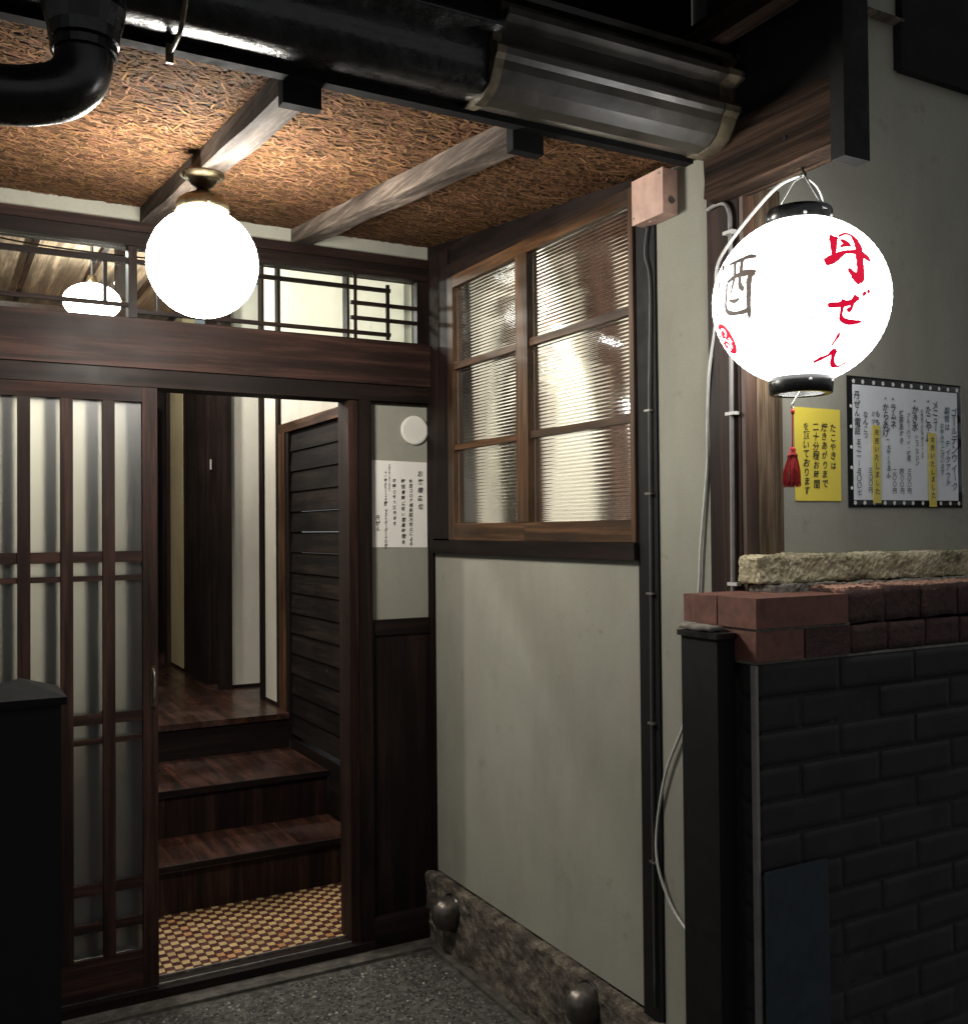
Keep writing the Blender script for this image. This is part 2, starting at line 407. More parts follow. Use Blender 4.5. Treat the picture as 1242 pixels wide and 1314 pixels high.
# ================================================================== ENTRANCE WALL (plane Y=0)
ew = thing('entrance_wall', 'dark timber framed entrance wall with lintels and a grey green plaster panel', 'wall', (1.3, 0, 0))
bx('plaster_band', -.9, XC, .0, .05, 2.335, 2.42, PLAST, ew, 0)
bx('head_beam', -.9, XC, -.022, .06, 2.305, 2.3345, W_RED['X'], ew, .003)
bx('head_beam_lower', -.9, XC, -.014, .055, 2.264, 2.3045, W_DARK['X'], ew, .003)
bx('lintel_beam', -.9, XC, -.028, .07, 1.893, 2.040, W_RED['X'], ew, .004)
bx('door_head_rail', -.9, XC, -.018, .085, 1.838, 1.8925, W_DARK['X'], ew, .003)
bx('door_post', 1.211, 1.243, -.006, .09, .0365, 1.8375, W_RED['Z'], ew, .003)
bx('wall_post', 1.2435, 1.289, -.018, .075, .0365, 1.8375, W_DARK['Z'], ew, .003)
bx('plaster_panel', 1.2895, XC, .010, .05, 1.097, 1.8375, PLAST, ew, 0)
bx('waist_rail', 1.2895, XC, -.004, .05, 1.045, 1.0965, W_DARK['X'], ew, .003)
bx('skirting_board', 1.2895, XC, .002, .05, .105, 1.0445, W_DARK['Z'], ew, .002)
bx('ground_sill_beam', 1.2855, XC-.002, -.032, .06, .004, .1045, W_DARK['X'], ew, .005)
for i in range(3):
    bx('thin_batten', 1.2895, XC, -.0, .0095, 1.829+.0, 1.8372, W_DARK['X'], ew, .001) if i == 0 else None
bx('thin_side_batten', 1.508, 1.5155, .0, .0095, 1.0975, 1.8285, W_RED['Z'], ew, .001)

# transom window
tw = thing('transom_window', 'long clear glass transom window with thin crossing dark bars above the doors', 'window', (.5, 0, 2.04))
bx('bottom_rail', -.9, 1.513, .0, .045, 2.0405, 2.0475, W_DARK['X'], tw, .001)
bx('end_stile', 1.4695, 1.513, .0, .045, 2.048, 2.2635, W_DARK['Z'], tw, .002)
bx('mullion', .513, .538, -.004, .045, 2.048, 2.2635, W_DARK['Z'], tw, .002)
bx('glass_pane', -.9, .5125, .022, .026, 2.048, 2.2635, GLASS, tw, 0)
bx('glass_pane', .5385, 1.469, .022, .026, 2.048, 2.2635, GLASS, tw, 0)
def bar(x0, x1, z0, z1, ax, y0=.002, y1=.016): bx('glazing_bar', x0, x1, y0, y1, z0, z1, W_DARK[ax], tw, .001)
bar(-.9, .5125, 2.212, 2.229, 'X'); bar(-.9, .5125, 2.080, 2.092, 'X')
bar(.443, .454, 2.0925, 2.2115, 'Z', .003, .015)
bar(.5385, 1.372, 2.214, 2.227, 'X'); bar(.5385, 1.372, 2.063, 2.075, 'X')
bar(.598, .609, 2.0755, 2.2135, 'Z', .003, .015)
bar(1.243, 1.254, 2.048, 2.2635, 'Z', .0165, .0215)
bar(1.352, 1.364, 2.050, 2.238, 'Z', -.006, .0015)
bar(1.228, 1.469, 2.163, 2.175, 'X'); bar(1.228, 1.469, 2.112, 2.124, 'X')

# ---- sliding doors
def slat_door(name, label, x0, x1, y0, y1, slats, glass, mats, handle):
    d = thing(name, label, 'door', ((x0+x1)/2, (y0+y1)/2, .043), 'sliding lattice doors of the entrance')
    zt, zb = 1.8365, .0435
    bx('stile', x1-.043, x1, y0, y1, zb, zt, mats['Z'], d, .003)
    bx('stile', x0, x0+.043, y0, y1, zb, zt, mats['Z'], d, .003)
    a, b = x0+.0435, x1-.0435
    bx('top_rail', a, b, y0+.001, y1-.001, 1.793, zt, mats['X'], d, .002)
    bx('bottom_panel', a, b, y0+.002, y1-.002, zb, .157, mats['X'], d, .003)
    for s0, s1 in slats:
        bx('slat', s0, s1, y0+.001, y0+.017, .1575, 1.7925, mats['Z'], d, .0022)
    yr0, yr1 = y0+.006, y0+.0165
    for z0, z1 in ((1.313, 1.345), (1.258, 1.274), (.838, .868), (.780, .796), (.342, .374), (.233, .259)):
        edges = [a] + [e for s in sorted(slats) for e in s] + [b]
        for k in range(0, len(edges), 2):
            if edges[k+1] > edges[k]+.004: bx('cross_rail', edges[k]+.0003, edges[k+1]-.0003, yr0, yr1, z0, z1, mats['X'], d, .0015)
    if glass: bx('glass_pane', a, b, y0+.0185, y0+.0225, .1575, 1.7925, FROST, d, 0)
    if handle:
        h = smooth_path([(.579, y0-.002, .99), (.579, y0-.016, .978), (.580, y0-.020, .955), (.579, y0-.018, .925), (.579, y0-.014, .90), (.580, y0-.002, .885)], 5)
        hp = bx('handle_plate', .572, .587, y0-.0025, y0-.0002, .875, 1.0, BRASS, d, .001)
        obj('pull_handle', addtube(bmesh.new(), h, .0035, 8), STEEL, hp, smooth=True)
    return d
fs = [(.209-.1145*k, .2425-.1145*k) for k in range(1, 5)] + [(.209,.2425), (.322,.356), (.437,.4715)]
slat_door('sliding_door', 'front red brown sliding door with frosted glass, vertical slats and a brass pull', -.42, .593, -.016, .016, fs, True, W_RED, True)
bs = [(.283-.1145*k, .318-.1145*k) for k in range(0, 6)] + [(.3965,.432)]
slat_door('sliding_door', 'rear sliding door whose dark slats show through the frosted glass of the front door', -.45, .552, .040, .066, bs, False, W_DARK, False)

# ================================================================== WINDOW WALL (plane X=XC)
ww = thing('side_wall', 'grey green plaster side wall of the porch below and beside the reeded window', 'wall', (XC, -.7, 0))
bx('plaster_panel', XC, 1.60, -1.1745, -.0355, .235, 1.3205, PLAST, ww, 0)
bx('plaster_panel', XC, 1.60, -1.4405, -1.2495, .0, 2.75, PLAST, ww, 0, label='tall narrow plaster strip between the black post and the timber corner post')
bx('black_corner_post', XC-.006, 1.60, -.0315, .0, .2, 1.3695, W_DARK['Z'], ww, .003)
bx('upper_corner_post', XC-.010, 1.60, -.165, .0, 1.37, 2.34, W_DARK['Z'], ww, .003)
bx('black_post', XC-.006, 1.60, -1.249, -1.175, .16, 2.25, BLACKM, ww, .003)
bx('window_sill', XC-.020, 1.60, -1.1745, -.032, 1.321, 1.3645, W_DARK['Y'], ww, .004)
bx('window_head', XC-.012, 1.60, -1.1745, -.1655, 2.2405, 2.285, W_DARK['Y'], ww, .003)
bx('head_infill', XC-.004, 1.60, -1.1745, .0, 2.2855, 2.42, W_DARK['Y'], ww, .002)
# stone plinth
pl = obj('stone_plinth', rough_block(XC-.032, 1.62, -1.46, .0, -.05, .228, .012, .011, 9, 3, .010, .004), PLINTH, ww, smooth=False)
bx('plinth_foot', 1.452, 1.495, -1.46, -.105, -.02, .012, CONC, ww, .006)

# reeded window
rw = thing('reeded_window', 'brown wooden six pane window of horizontally reeded glass', 'window', (XC, -.67, 1.365))
YW0, YW1 = -1.174, -.1655
x0, x1 = XC-.014, XC+.022
M = W_MID
bx('stile', x0, x1, YW1-.040, YW1, 1.3655, 2.2395, M['Z'], rw, .003)
bx('stile', x0, x1, YW0, YW0+.018, 1.3655, 2.2395, M['Z'], rw, .003)
bx('mullion', x0-.004, x1, -.682, -.617, 1.4205, 2.2005, M['Z'], rw, .004)
bx('top_rail', x0, x1, YW0+.0185, YW1-.0405, 2.201, 2.2395, M['Y'], rw, .003)
bx('bottom_rail', x0, x1, -.650, YW1-.0405, 1.3655, 1.420, M['Y'], rw, .003)
bx('bottom_rail', x0, x1, YW0+.0185, -.6505, 1.3655, 1.420, M['Y'], rw, .003)
cols_ = [(-.6165, YW1-.0405), (YW0+.0185, -.6825)]
rws = [(1.4205, 1.661), (1.6815, 1.928), (1.950, 2.2005)]
def ribbed(y0, y1, z0, z1):
    bm = bmesh.new(); pitch = .0104; n = int(round((z1-z0)/pitch)); S = 10
    pf = []
    for k in range(n*S+1):
        z = z0+(z1-z0)*k/(n*S); pf.append((XC+.004-.0008*math.sin(math.pi*k/S)**2, z))
    A = []; B = []
    for x, z in pf:
        A.append((bm.verts.new((x, y0, z)), bm.verts.new((x, y1, z))))
        B.append((bm.verts.new((XC+.0075, y0, z)), bm.verts.new((XC+.0075, y1, z))))
    for i in range(len(pf)-1):
        bm.faces.new((A[i][0], A[i+1][0], A[i+1][1], A[i][1])); bm.faces.new((B[i][1], B[i+1][1], B[i+1][0], B[i][0]))
        bm.faces.new((A[i][0], B[i][0], B[i+1][0], A[i+1][0])); bm.faces.new((A[i][1], A[i+1][1], B[i+1][1], B[i][1]))
    bm.faces.new((A[0][0], A[0][1], B[0][1], B[0][0])); bm.faces.new((A[-1][1], A[-1][0], B[-1][0], B[-1][1]))
    return bm
for (a, b) in cols_:
    for k, (z0, z1) in enumerate(rws):
        o = obj('glass_pane', ribbed(a+.0005, b-.0005, z0+.0005, z1-.0005), RIBGL, rw)
    bx('muntin', x0+.003, x1, a, b, 1.6615, 1.681, M['Y'], rw, .002)
    bx('muntin', x0+.003, x1, a, b, 1.9285, 1.9495, M['Y'], rw, .002)

# ================================================================== FRONT WALL to the right (plane Y=YC)
fw = thing('front_wall', 'shadowed grey green plaster wall behind the lantern and the menu', 'wall', (2.2, YC, 1.26))
bx('plaster_face', 1.6125, 4.2, YC, -1.47, 1.2, 3.3, PLAST, fw, 0)
bx('lower_face', 1.6125, 4.2, YC+.004, -1.47, -.1, 1.1995, CONC, fw, 0)
cp = thing('corner_post', 'weathered timber corner post, red brown on one side and grey on the other', 'post', (1.56, -1.49, 0))
bx('red_side_board', XC-.012, XC+.022, -1.5385, -1.441, .0, 2.13, W_RED['Z'], cp, .003)
bx('grey_face_board', XC+.0225, 1.612, -1.552, -1.441, .0, 2.13, W_GREY, cp, .003)
bx('red_edge_strip', XC-.010, XC+.022, -1.551, -1.539, .0, 2.13, W_POST, cp, .002)
obj('stone_ledge', rough_block(1.482, 3.4, -1.612, -1.545, 1.281, 1.340, .0065, .0055, 13, 8, .007, .0038), STONE, smooth=False,
    label='pale rough stone ledge along the foot of the plaster wall', cat='ledge')
obj('mortar_bed', rough_block(1.50, 3.4, -1.636, -1.56, 1.262, 1.280, .008, .006, 19, 2, .002, .004), MORT, smooth=False,
    label='crumbling mortar bed between the stone ledge and the brick coping', cat='mortar')

# ================================================================== LOW BRICK WALL
bw = thing('brick_wall', 'dark low brick wall with a red tile coping under the plaster wall', 'wall', (2.0, -1.65, 0))
bx('core', 1.362, 4.0, -1.7318, -1.56, 0, 1.14, MORTD, bw, 0)
def brick_me(L, D, H, mat, name, amp=.0, seed=0):
    if amp: bm = rough_block(-L/2, L/2, -D/2, D/2, 0, H, .013, amp, 14, seed, .0015, amp*.6)
    else:
        bm = box(-L/2, L/2, -D/2, D/2, 0, H); bmesh.ops.bevel(bm, geom=bm.edges[:], offset=.0022, segments=2, affect='EDGES')
    bmesh.ops.recalc_face_normals(bm, faces=bm.faces)
    me = bpy.data.meshes.new(name); bm.to_mesh(me); bm.free(); me.materials.append(mat); finish(me, bool(amp)); return me
# coping: corner tiles
bx('coping_brick', 1.345, 1.591, -1.740, -1.6365, 1.208, 1.2655, CERA, bw, .002, label='smooth red brown corner tile')
bx('coping_brick', 1.345, 1.591, -1.6325, -1.570, 1.208, 1.2655, CERA, bw, .002, label='smooth red brown tile behind the corner tile')
bx('coping_brick', 1.345, 1.497, -1.5695, -1.535, 1.209, 1.2650, CERA, bw, .002)
bx('coping_brick', 1.346, 1.470, -1.738, -1.632, 1.146, 1.2025, CERA, bw, .002)
bx('coping_brick', 1.4745, 1.598, -1.738, -1.632, 1.146, 1.2025, BRICKM, bw, .002)
bx('mortar_joint', 1.350, 1.60, -1.735, -1.60, 1.2028, 1.2077, MORT, bw, 0)
bx('mortar_joint', 1.349, 3.6, -1.7315, -1.58, 1.1405, 1.1457, MORT, bw, 0)
vb = [brick_me(.108, .17, .066, BRICKM, 'rough_brick', .0035, s) for s in range(4)]
vb2 = [brick_me(.108, .17, .056, BRICKM, 'rough_brick_low', .003, s+9) for s in range(4)]
x = 1.652
k = 0
while x < 3.0:
    place('coping_brick', vb[k % 4], bw, (x, -1.648+random.uniform(-.003,.003), 1.2065+random.uniform(-.002,.003)), (0, 0, random.uniform(-.015,.015)))
    place('coping_brick', vb2[(k+1) % 4], bw, (x+.008, -1.649, 1.146), (0, 0, random.uniform(-.01,.01)))
    x += .1135; k += 1
obj('crumbled_top', rough_block(1.60, 3.2, -1.722, -1.60, 1.262, 1.276, .006, .0035, 45, 4, .0, .003),
    plain('crumbled_brick_dust', (.36,.20,.14), .95, 0, 120, .6, .9, .004), bw, kind='stuff')
wb = [brick_me(.2135, .05, .0585, WBRICK, 'wall_brick', .0009, s+20) for s in range(5)]
hb = [brick_me(.1045, .05, .0585, WBRICK, 'wall_half_brick', .0009, s+30) for s in range(2)]
for c in range(17):
    z = 1.0795 - c*.0655; x = 1.352
    if c % 2:
        place('brick', hb[c % 2], bw, (x+.053, -1.7085, z)); x += .1125
    while x < 2.75:
        place('brick', wb[(c*3+int(x*9)) % 5], bw, (x+.108, -1.7085+random.uniform(-.003,.002), z+random.uniform(-.001,.001)), (random.uniform(-.006,.006), 0, random.uniform(-.006,.006)))
        x += .2215
bx('corner_strip', 1.3455, 1.3515, -1.7365, -1.7225, 0, 1.1395, GREYP, bw, .001, label='thin grey metal edging')
bx('teal_board', 1.3525, 1.512, -1.752, -1.7435, .0, .757, TEAL, label='dull teal board leaning on the dark brick wall', cat='board', bev=.002)
bl = thing('black_square_post', 'black square post standing at the end of the brick wall', 'post', (1.32, -1.63, 0))
bx('shaft', 1.2995, 1.3435, -1.683, -1.580, 0, 1.187, BLACKM, bl, .002)
bx('cap', 1.2935, 1.3437, -1.689, -1.574, 1.1875, 1.198, BLACK, bl, .002)
obj('mortar_lump', rough_block(1.302, 1.342, -1.66, -1.565, 1.1985, 1.209, .008, .003, 30, 5, .003, .002), MORT, bl, smooth=True)

# ================================================================== PORCH ROOF
def zc_(y): return 2.385 + .108*y
pr = thing('porch_roof', 'porch roof with a strand board ceiling on pale sawn rafters', 'roof', (.7, -.7, 2.2))
bm = bmesh.new()
def slab(bm, x0, x1, y0, y1, t0, t1):
    n = len(bm.verts)
    addbox(bm, x0, x1, y0, y1, 0, 1); bm.verts.ensure_lookup_table()
    for v in bm.verts[n:]: v.co.z = zc_(v.co.y) + (t1 if v.co.z > .5 else t0)
    return bm
for (a, b) in ((-.9, .5745), (.5765, 1.5125)):
    obj('ceiling_board', slab(bmesh.new(), a, b, -1.424, .0 if True else 0, .002, .014), OSBB, pr)
obj('ceiling_board', slab(bmesh.new(), 1.513, 1.60, -1.424, -1.2, .002, .014), OSBB, pr)
# strands pressed into the boards: countless thin chips
def strands():
    bm = bmesh.new(); rr = random.Random(11)
    lay = bm.loops.layers.float_color.new('strand')
    for i in range(30000):
        x = rr.uniform(-.55, 1.513); y = rr.uniform(-1.422, -.004)
        if x > 1.48 and y < -1.1: pass
        L = rr.uniform(.012, .052)*(1.5 if rr.random() < .12 else 1); w = rr.uniform(.0010, .0058)*(1.5 if rr.random() < .12 else 1)
        a = rr.gauss(.35, .6) if rr.random() < .75 else rr.uniform(0, math.pi)
        ca, sa = math.cos(a), math.sin(a); h = -rr.uniform(.0, .0016); tilt = rr.gauss(0, .00035); roll_ = rr.gauss(0, .0003)
        t = rr.random(); br = rr.uniform(.52,.78) if t < .5 else (rr.uniform(.78,1.08) if t < .84 else rr.uniform(1.12,1.5))
        if rr.random() < .10: br *= .4
        base = (.170*br, .090*br*rr.uniform(.88, 1.12), .045*br*rr.uniform(.8, 1.25), 1)
        q = []
        bend = rr.gauss(0, .0012)
        for (u, v) in ((-1, -.8), (-.5, -1), (.5, -1), (1, -.5), (.95, .9), (0, 1), (-.9, .8)):
            uu = u*L/2; vv = v*w/2*rr.uniform(.8, 1.1) + bend*u*u
            X = x + ca*uu - sa*vv; Y = y + sa*uu + ca*vv
            Y = min(-.001, max(-1.4235, Y)); X = min(1.5125, X)
            q.append(bm.verts.new((X, Y, zc_(Y) + h)))
        f = bm.faces.new(q)
        for l in f.loops: l[lay] = base
    return bm
m, nt, b = newmat('pressed_wood_strand')
at = N(nt, 'ShaderNodeAttribute', attribute_name='strand'); nt.links.new(at.outputs['Color'], b.inputs['Base Color'])
b.inputs['Roughness'].default_value = .9; b.inputs['Specular IOR Level'].default_value = .04
STRAND = m
def obj_raw(name, bm, mat, parent, **k):
    """like obj() but keeps faces unshared and normals as they are"""
    me = bpy.data.meshes.new(name)
    base = Vector((.5, -.7, 2.3))
    for v in bm.verts: v.co -= base
    bm.to_mesh(me); bm.free(); me.materials.append(mat)
    o = bpy.data.objects.new(name, me); col.objects.link(o); LOC[o] = base
    o.parent = parent; o.location = base - LOC[parent]; return setp(o, **k)
obj_raw('wood_strands', strands(), STRAND, pr, kind='stuff')
for xr in (.577, 1.050):
    bm = bmesh.new(); n = 16
    # slightly wavy sawn rafter
    ring = []
    for i in range(n+1):
        y = -1.40*i/n; w = .031 + .0016*math.sin(i*1.3+xr*9); d = .047 + .0015*math.sin(i*.9+xr*5)
        z = zc_(y) - .0022
        ring.append([bm.verts.new((xr-w, y, z)), bm.verts.new((xr+w, y, z)), bm.verts.new((xr+w, y, z-d)), bm.verts.new((xr-w, y, z-d))])
    for A, B in zip(ring, ring[1:]):
        for k in range(4): bm.faces.new((A[k], A[(k+1) % 4], B[(k+1) % 4], B[k]))
    bm.faces.new(ring[0][::-1]); bm.faces.new(ring[-1])
    rf = obj('rafter', bm, W_RAFT, pr, .0015)
    bx('rafter_cap', xr-.036, xr+.036, -1.4262, -1.4005, 2.160, 2.2255, SOOT, pr, .002)
bx('fascia_board', -.9, 1.458, -1.452, -1.4265, 2.1985, 2.62, SOOT, pr, .002)
bx('roof_deck', -.9, 1.513, -1.424, .06, 2.47, 2.50, BLACKM, pr, 0)

# ---- gutter
gt = thing('gutter', 'dark bronze painted box gutter along the porch eave with worn brackets', 'gutter', (.6, -1.52, 2.2))
gp = [(-1.4535,2.212),(-1.470,2.203),(-1.505,2.196),(-1.535,2.200),(-1.560,2.216),(-1.574,2.238),(-1.580,2.252),(-1.588,2.260),(-1.590,2.272),(-1.583,2.281),(-1.572,2.286),
      (-1.570,2.318),(-1.585,2.322),(-1.600,2.328),(-1.600,2.341),(-1.572,2.346),(-1.570,2.366),(-1.584,2.370),(-1.586,2.382),(-1.4535,2.384)]
obj('trough', prism('X', .905, 1.452, gp), GUT, gt, .0008)
# older left length: same trough a little smaller and dented
bm = bmesh.new(); n = 70; prev = None
for i in range(n+1):
    x = -.9 + (.9045+.9)*i/n; ring = []
    for (y, z) in [(-1.4535,2.214),(-1.475,2.2105),(-1.502,2.207),(-1.535,2.2035),(-1.556,2.214),(-1.560,2.256),(-1.564,2.300),(-1.590,2.306),(-1.590,2.320),(-1.564,2.326),(-1.56,2.38),(-1.4535,2.38)]:
        d = mn_.noise(Vector((x*7, y*22, z*22)))*.0035*(1 if -1.47 > y > -1.57 and z < 2.30 else .1)
        ring.append(bm.verts.new((x, y+d, z+d*.7)))
    if prev:
        for k in range(len(ring)): bm.faces.new((prev[k], prev[(k+1) % len(ring)], ring[(k+1) % len(ring)], ring[k]))
    else: bm.faces.new(ring)
    prev = ring
bm.faces.new(prev[::-1])
obj('trough', bm, GUTW, gt, smooth=True, label='older glossy black length of gutter')
def offs(prof, d):
    out = []; c = Vector((-1.50, 2.30))
    for y, z in prof:
        v = Vector((y, z)) - c; out.append(tuple(c + v*(1+d/max(v.length, .01))))
    return out
obj('joint_sleeve', prism('X', 1.425, 1.462, offs(gp[:-2], .003)), GUTB, gt, .001)
obj('end_cap', prism('X', 1.4625, 1.474, offs(gp, .003)), GUT, gt, .001)
obj('joint_sleeve', prism('X', .885, .904, offs(gp[:12], .004)), GUTB, gt, .001)
for xb in (.02, .34):
    obj('gutter_bracket', tube([(xb, -1.4545, 2.190), (xb, -1.50, 2.186), (xb, -1.545, 2.192), (xb, -1.578, 2.222), (xb, -1.594, 2.27)], .0042, 6, 4), GUTB, gt, smooth=True)
    bx('bracket_tab', xb-.006, xb+.006, -1.4600, -1.4535, 2.172, 2.204, GUTB, gt, .001)

# ---- downpipe elbow at upper left
dp = thing('downpipe', 'thick black downpipe bending under the gutter at the upper left', 'pipe', (.2, -1.53, 2.0))
path = smooth_path([(-1.2,-1.55,1.955),(-.3,-1.55,2.000),(.05,-1.55,2.028),(.140,-1.55,2.043),(.180,-1.55,2.066),(.196,-1.55,2.10),(.197,-1.55,2.15),(.197,-1.55,2.205)], 6)
obj('pipe', addtube(bmesh.new(), path, .042, 20), BLACK, dp, smooth=True)
obj('outlet_collar', lathe((.197,-1.55,2.13), [(.044,0),(.050,.002),(.052,.02),(.060,.05),(.060,.085),(.0,.085)], 24), BLACK, dp, smooth=False)
obj('hopper_strap', lathe((.197,-1.55,2.115), [(.0445,0),(.048,0),(.048,.012),(.0445,.012)], 24, closed=True), BLACK, dp)

# ================================================================== EAVES BEYOND THE GUTTER
ev = thing('upper_eave', 'black timber eave above the gutter and the beam', 'eave', (.8, -1.9, 2.5))
bx('soffit', -3, 1.83, -2.45, -1.4525, 2.63, 2.70, BLACKM, ev, 0)
bx('wall_plate', 1.470, 1.520, -1.8325, -1.4405, 2.2475, 2.6295, BLACKM, ev, .003)
bx('eave_rafter', 1.395, 1.44, -2.42, -1.46, 2.40, 2.455, W_BEAM, ev, .003)
for xx in (.95, .45, -.05): bx('eave_rafter', xx, xx+.045, -2.42, -1.60, 2.575, 2.6295, W_DARK['Y'], ev, .003)
be = thing('projecting_beam', 'weathered projecting timber beam the lantern hangs from', 'beam', (1.50, -1.65, 2.11))
def beam():
    bm = bmesh.new(); n = 26; prev = None; rr = random.Random(5)
    for i in range(n+1):
        y = -1.482 - .351*i/n; ring = []
        for k, (x, z) in enumerate([(1.460,2.112),(1.462,2.150),(1.460,2.19),(1.463,2.247),(1.522,2.247),(1.522,2.106),(1.49,2.104)]):
            d = mn_.noise(Vector((x*30, y*6, z*60)))*.0022
            ring.append(bm.verts.new((x+d, y, z+d)))
        if prev:
            for k in range(len(ring)): bm.faces.new((prev[k], prev[(k+1) % 7], ring[(k+1) % 7], ring[k]))
        else: bm.faces.new(ring)
        prev = ring
    bm.faces.new(prev[::-1]); return bm
obj('timber', beam(), W_BEAM, be)
obj('end_board', box(1.456, 1.523, -1.866, -1.8335, 2.078, 2.50), BLACKM, be, .004)
obj('beam_knot', lathe((1.4592, -1.716, 2.163), [(0,.0),(.0045,.0),(.006,.003),(.002,.004),(0,.003)], 12, 'X'), BLACKM, be)
nb = thing('neighbouring_eave', 'dark boxed eave of the next roof at the top right corner', 'eave', (2.3, -1.60, 2.46))
bx('boxed_fascia', 2.012, 3.6, -1.56, -1.5405, 2.482, 2.80, SOOT, nb, .003)
bx('verge_strip', 2.002, 2.0115, -1.563, -1.5405, 2.486, 2.59, SOOT, nb, .002)
bm = box(1.86, 2.012, -1.565, -1.5405, 2.5925, 2.600)
for v in bm.verts: v.co.z -= (v.co.x-1.63)*.0
obj('sloping_batten', bm, W_RAFT, nb, .001)

# ================================================================== GLOBE LAMP
gx, gy = .562, -.737
zt = zc_(gy) - .050
gl = thing('globe_lamp', 'glowing white globe ceiling lamp with a brass fitting on the porch rafter', 'lamp', (gx, gy, 1.9))
obj('ceiling_plate', lathe((gx, gy, 0), [(0,zt-.0),(.050,zt),(.052,zt-.003),(.052,zt-.006),(.046,zt-.008),(.046,zt-.011),(.033,zt-.012),(.032,zt-.018),(.027,zt-.028),(.017,zt-.034),(0,zt-.036)], 36), BRASS, gl, smooth=True)
gc = U_Z = 2.040
obj('neck', lathe((gx, gy, 0), [(0,zt-.036),(.013,zt-.036),(.016,zt-.042),(.026,zt-.048),(.044,zt-.056),(.058,zt-.066),(.062,zt-.078),(.062,zt-.092),(.060,zt-.092),(0,zt-.080)], 36), BRASS, gl, smooth=True)
for k in range(3):
    a = k*2.094+.5
    obj('thumb_screw', tube([(gx+math.cos(a)*.060, gy+math.sin(a)*.060, zt-.085), (gx+math.cos(a)*.070, gy+math.sin(a)*.070, zt-.085)], .0028, 8), BRASS, gl, smooth=True)
    obj('rim_clip', tube([(gx+math.cos(a+.8)*.048, gy+math.sin(a+.8)*.048, zt-.006), (gx+math.cos(a+.8)*.049, gy+math.sin(a+.8)*.049, zt-.020)], .0022, 6), BRASS, gl, smooth=True)
gr = .129
obj('globe', lathe((gx, gy, gc), [(gr*math.sin(t), gr*math.cos(t)) if 0 < k < 32 else (0, gr*math.cos(t)) for k, t in [(k, .32+(math.pi-.32)*k/32 if k else 0) for k in range(33)]], 48), M_GLOBE, gl, smooth=True)

# ================================================================== PAPER LANTERN
LC = Vector((1.476, -1.735, 1.838)); LR, LH = .166, .161
ln = thing('paper_lantern', 'glowing round white paper lantern with red and dark brush writing', 'lantern', (LC.x, LC.y, LC.z-LH-.04))
prof = []; NR = 30; t0 = math.asin(.060/LR)
for k in range(NR*4+1):
    t = t0 + (math.pi-2*t0)*k/(NR*4); bul = .0011*abs(math.sin(math.pi*k/4))
    prof.append(((LR+bul)*math.sin(t), (LH+bul)*math.cos(t)))
obj('paper_shade', lathe(LC, prof, 72), M_PAPER, ln, smooth=True)
zt_, zb_ = LC.z+LH*math.cos(t0), LC.z-LH*math.cos(t0)
obj('top_ring', lathe((LC.x, LC.y, zt_-.008), [(.0605,0),(.0630,.001),(.0635,.030),(.061,.035),(.052,.038),(.048,.037),(.048,.030),(.0595,.028)], 48, closed=True), BLACK, ln, smooth=True)
obj('bottom_ring', lathe((LC.x-.001, LC.y, zb_-.031), [(.0575,0),(.0590,.001),(.0605,.018),(.0600,.037),(.0585,.037),(.0565,.004),(.045,.003),(.045,0)], 48, closed=True), BLACK, ln, smooth=True)
for a, z in ((-1.2, zt_+.006), (-2.2, zt_+.006), (-1.15, zb_-.010), (-2.1, zb_-.010)):
    obj('rivet', lathe((LC.x+.0632*math.cos(a)*(.95 if z < LC.z else 1), LC.y+.0632*math.sin(a)*(.95 if z < LC.z else 1), z), [(0,.0035),(.0028,.0025),(.0035,0),(.0028,-.0025),(0,-.0035)], 10), WHITEP, ln, smooth=True)
HK = Vector((1.491, -1.735, 2.092))
for s in (-1, 1):
    pts = [HK+Vector((0,0,-.006)), HK+Vector((s*.030,-.004,-.022)), HK+Vector((s*.050,-.002,-.05)), Vector((LC.x+s*.058, LC.y, zt_+.020))]
    obj('bail_wire', tube(pts, .0018, 6, 6), WHITEP, ln, smooth=True)
bm = bmesh.new()
addbox(bm, -.005, .005, -.001, .001, 0, 1)
top = HK+Vector((0,-.003,-.006)); bot = Vector((LC.x+.000, LC.y-.0655, zt_+.014))
for v in bm.verts:
    t = v.co.z; w = .55+.45*(1-t); v.co = Vector((v.co.x*w, v.co.y, 0)) + bot.lerp(top, t)
obj('bail_strap', bm, WHITEP, ln)
def ribbon(bm, pts, d):
    """brush stroke lying on the curved shade; pts hold unit directions on the shade and a width"""
    P = smooth_path([(p[0], p[1], p[2]) for p in pts], 6)
    W = []
    for i in range(len(pts)-1):
        for k in range(6):
            t = k/6; t = t*t*(3-2*t); W.append(pts[i][3]*(1-t)+pts[i+1][3]*t)
    W.append(pts[-1][3])
    prev = None
    Q = []
    for p in P:
        u = Vector(p).normalized(); Q.append(Vector((u.x*(LR+d), u.y*(LR+d), u.z*(LH+d)))+LC)
    for i, (q, w) in enumerate(zip(Q, W)):
        tg = (Q[min(i+1, len(Q)-1)]-Q[max(i-1, 0)]).normalized(); nrm = (q-LC).normalized(); sd = tg.cross(nrm).normalized()
        w2 = (w*1.35+.0036)*(1+.16*mn_.noise(q*260))
        row = []
        for s in (-1, -.33, .33, 1):
            pp = q + sd*s*w2/2; u = (pp-LC); kf = 1/math.sqrt((u.x/(LR+d))**2+(u.y/(LR+d))**2+(u.z/(LH+d))**2)
            row.append(bm.verts.new(LC+u*kf))
        if prev:
            for k in range(3): bm.faces.new((prev[k], prev[k+1], row[k+1], row[k]))
        prev = row
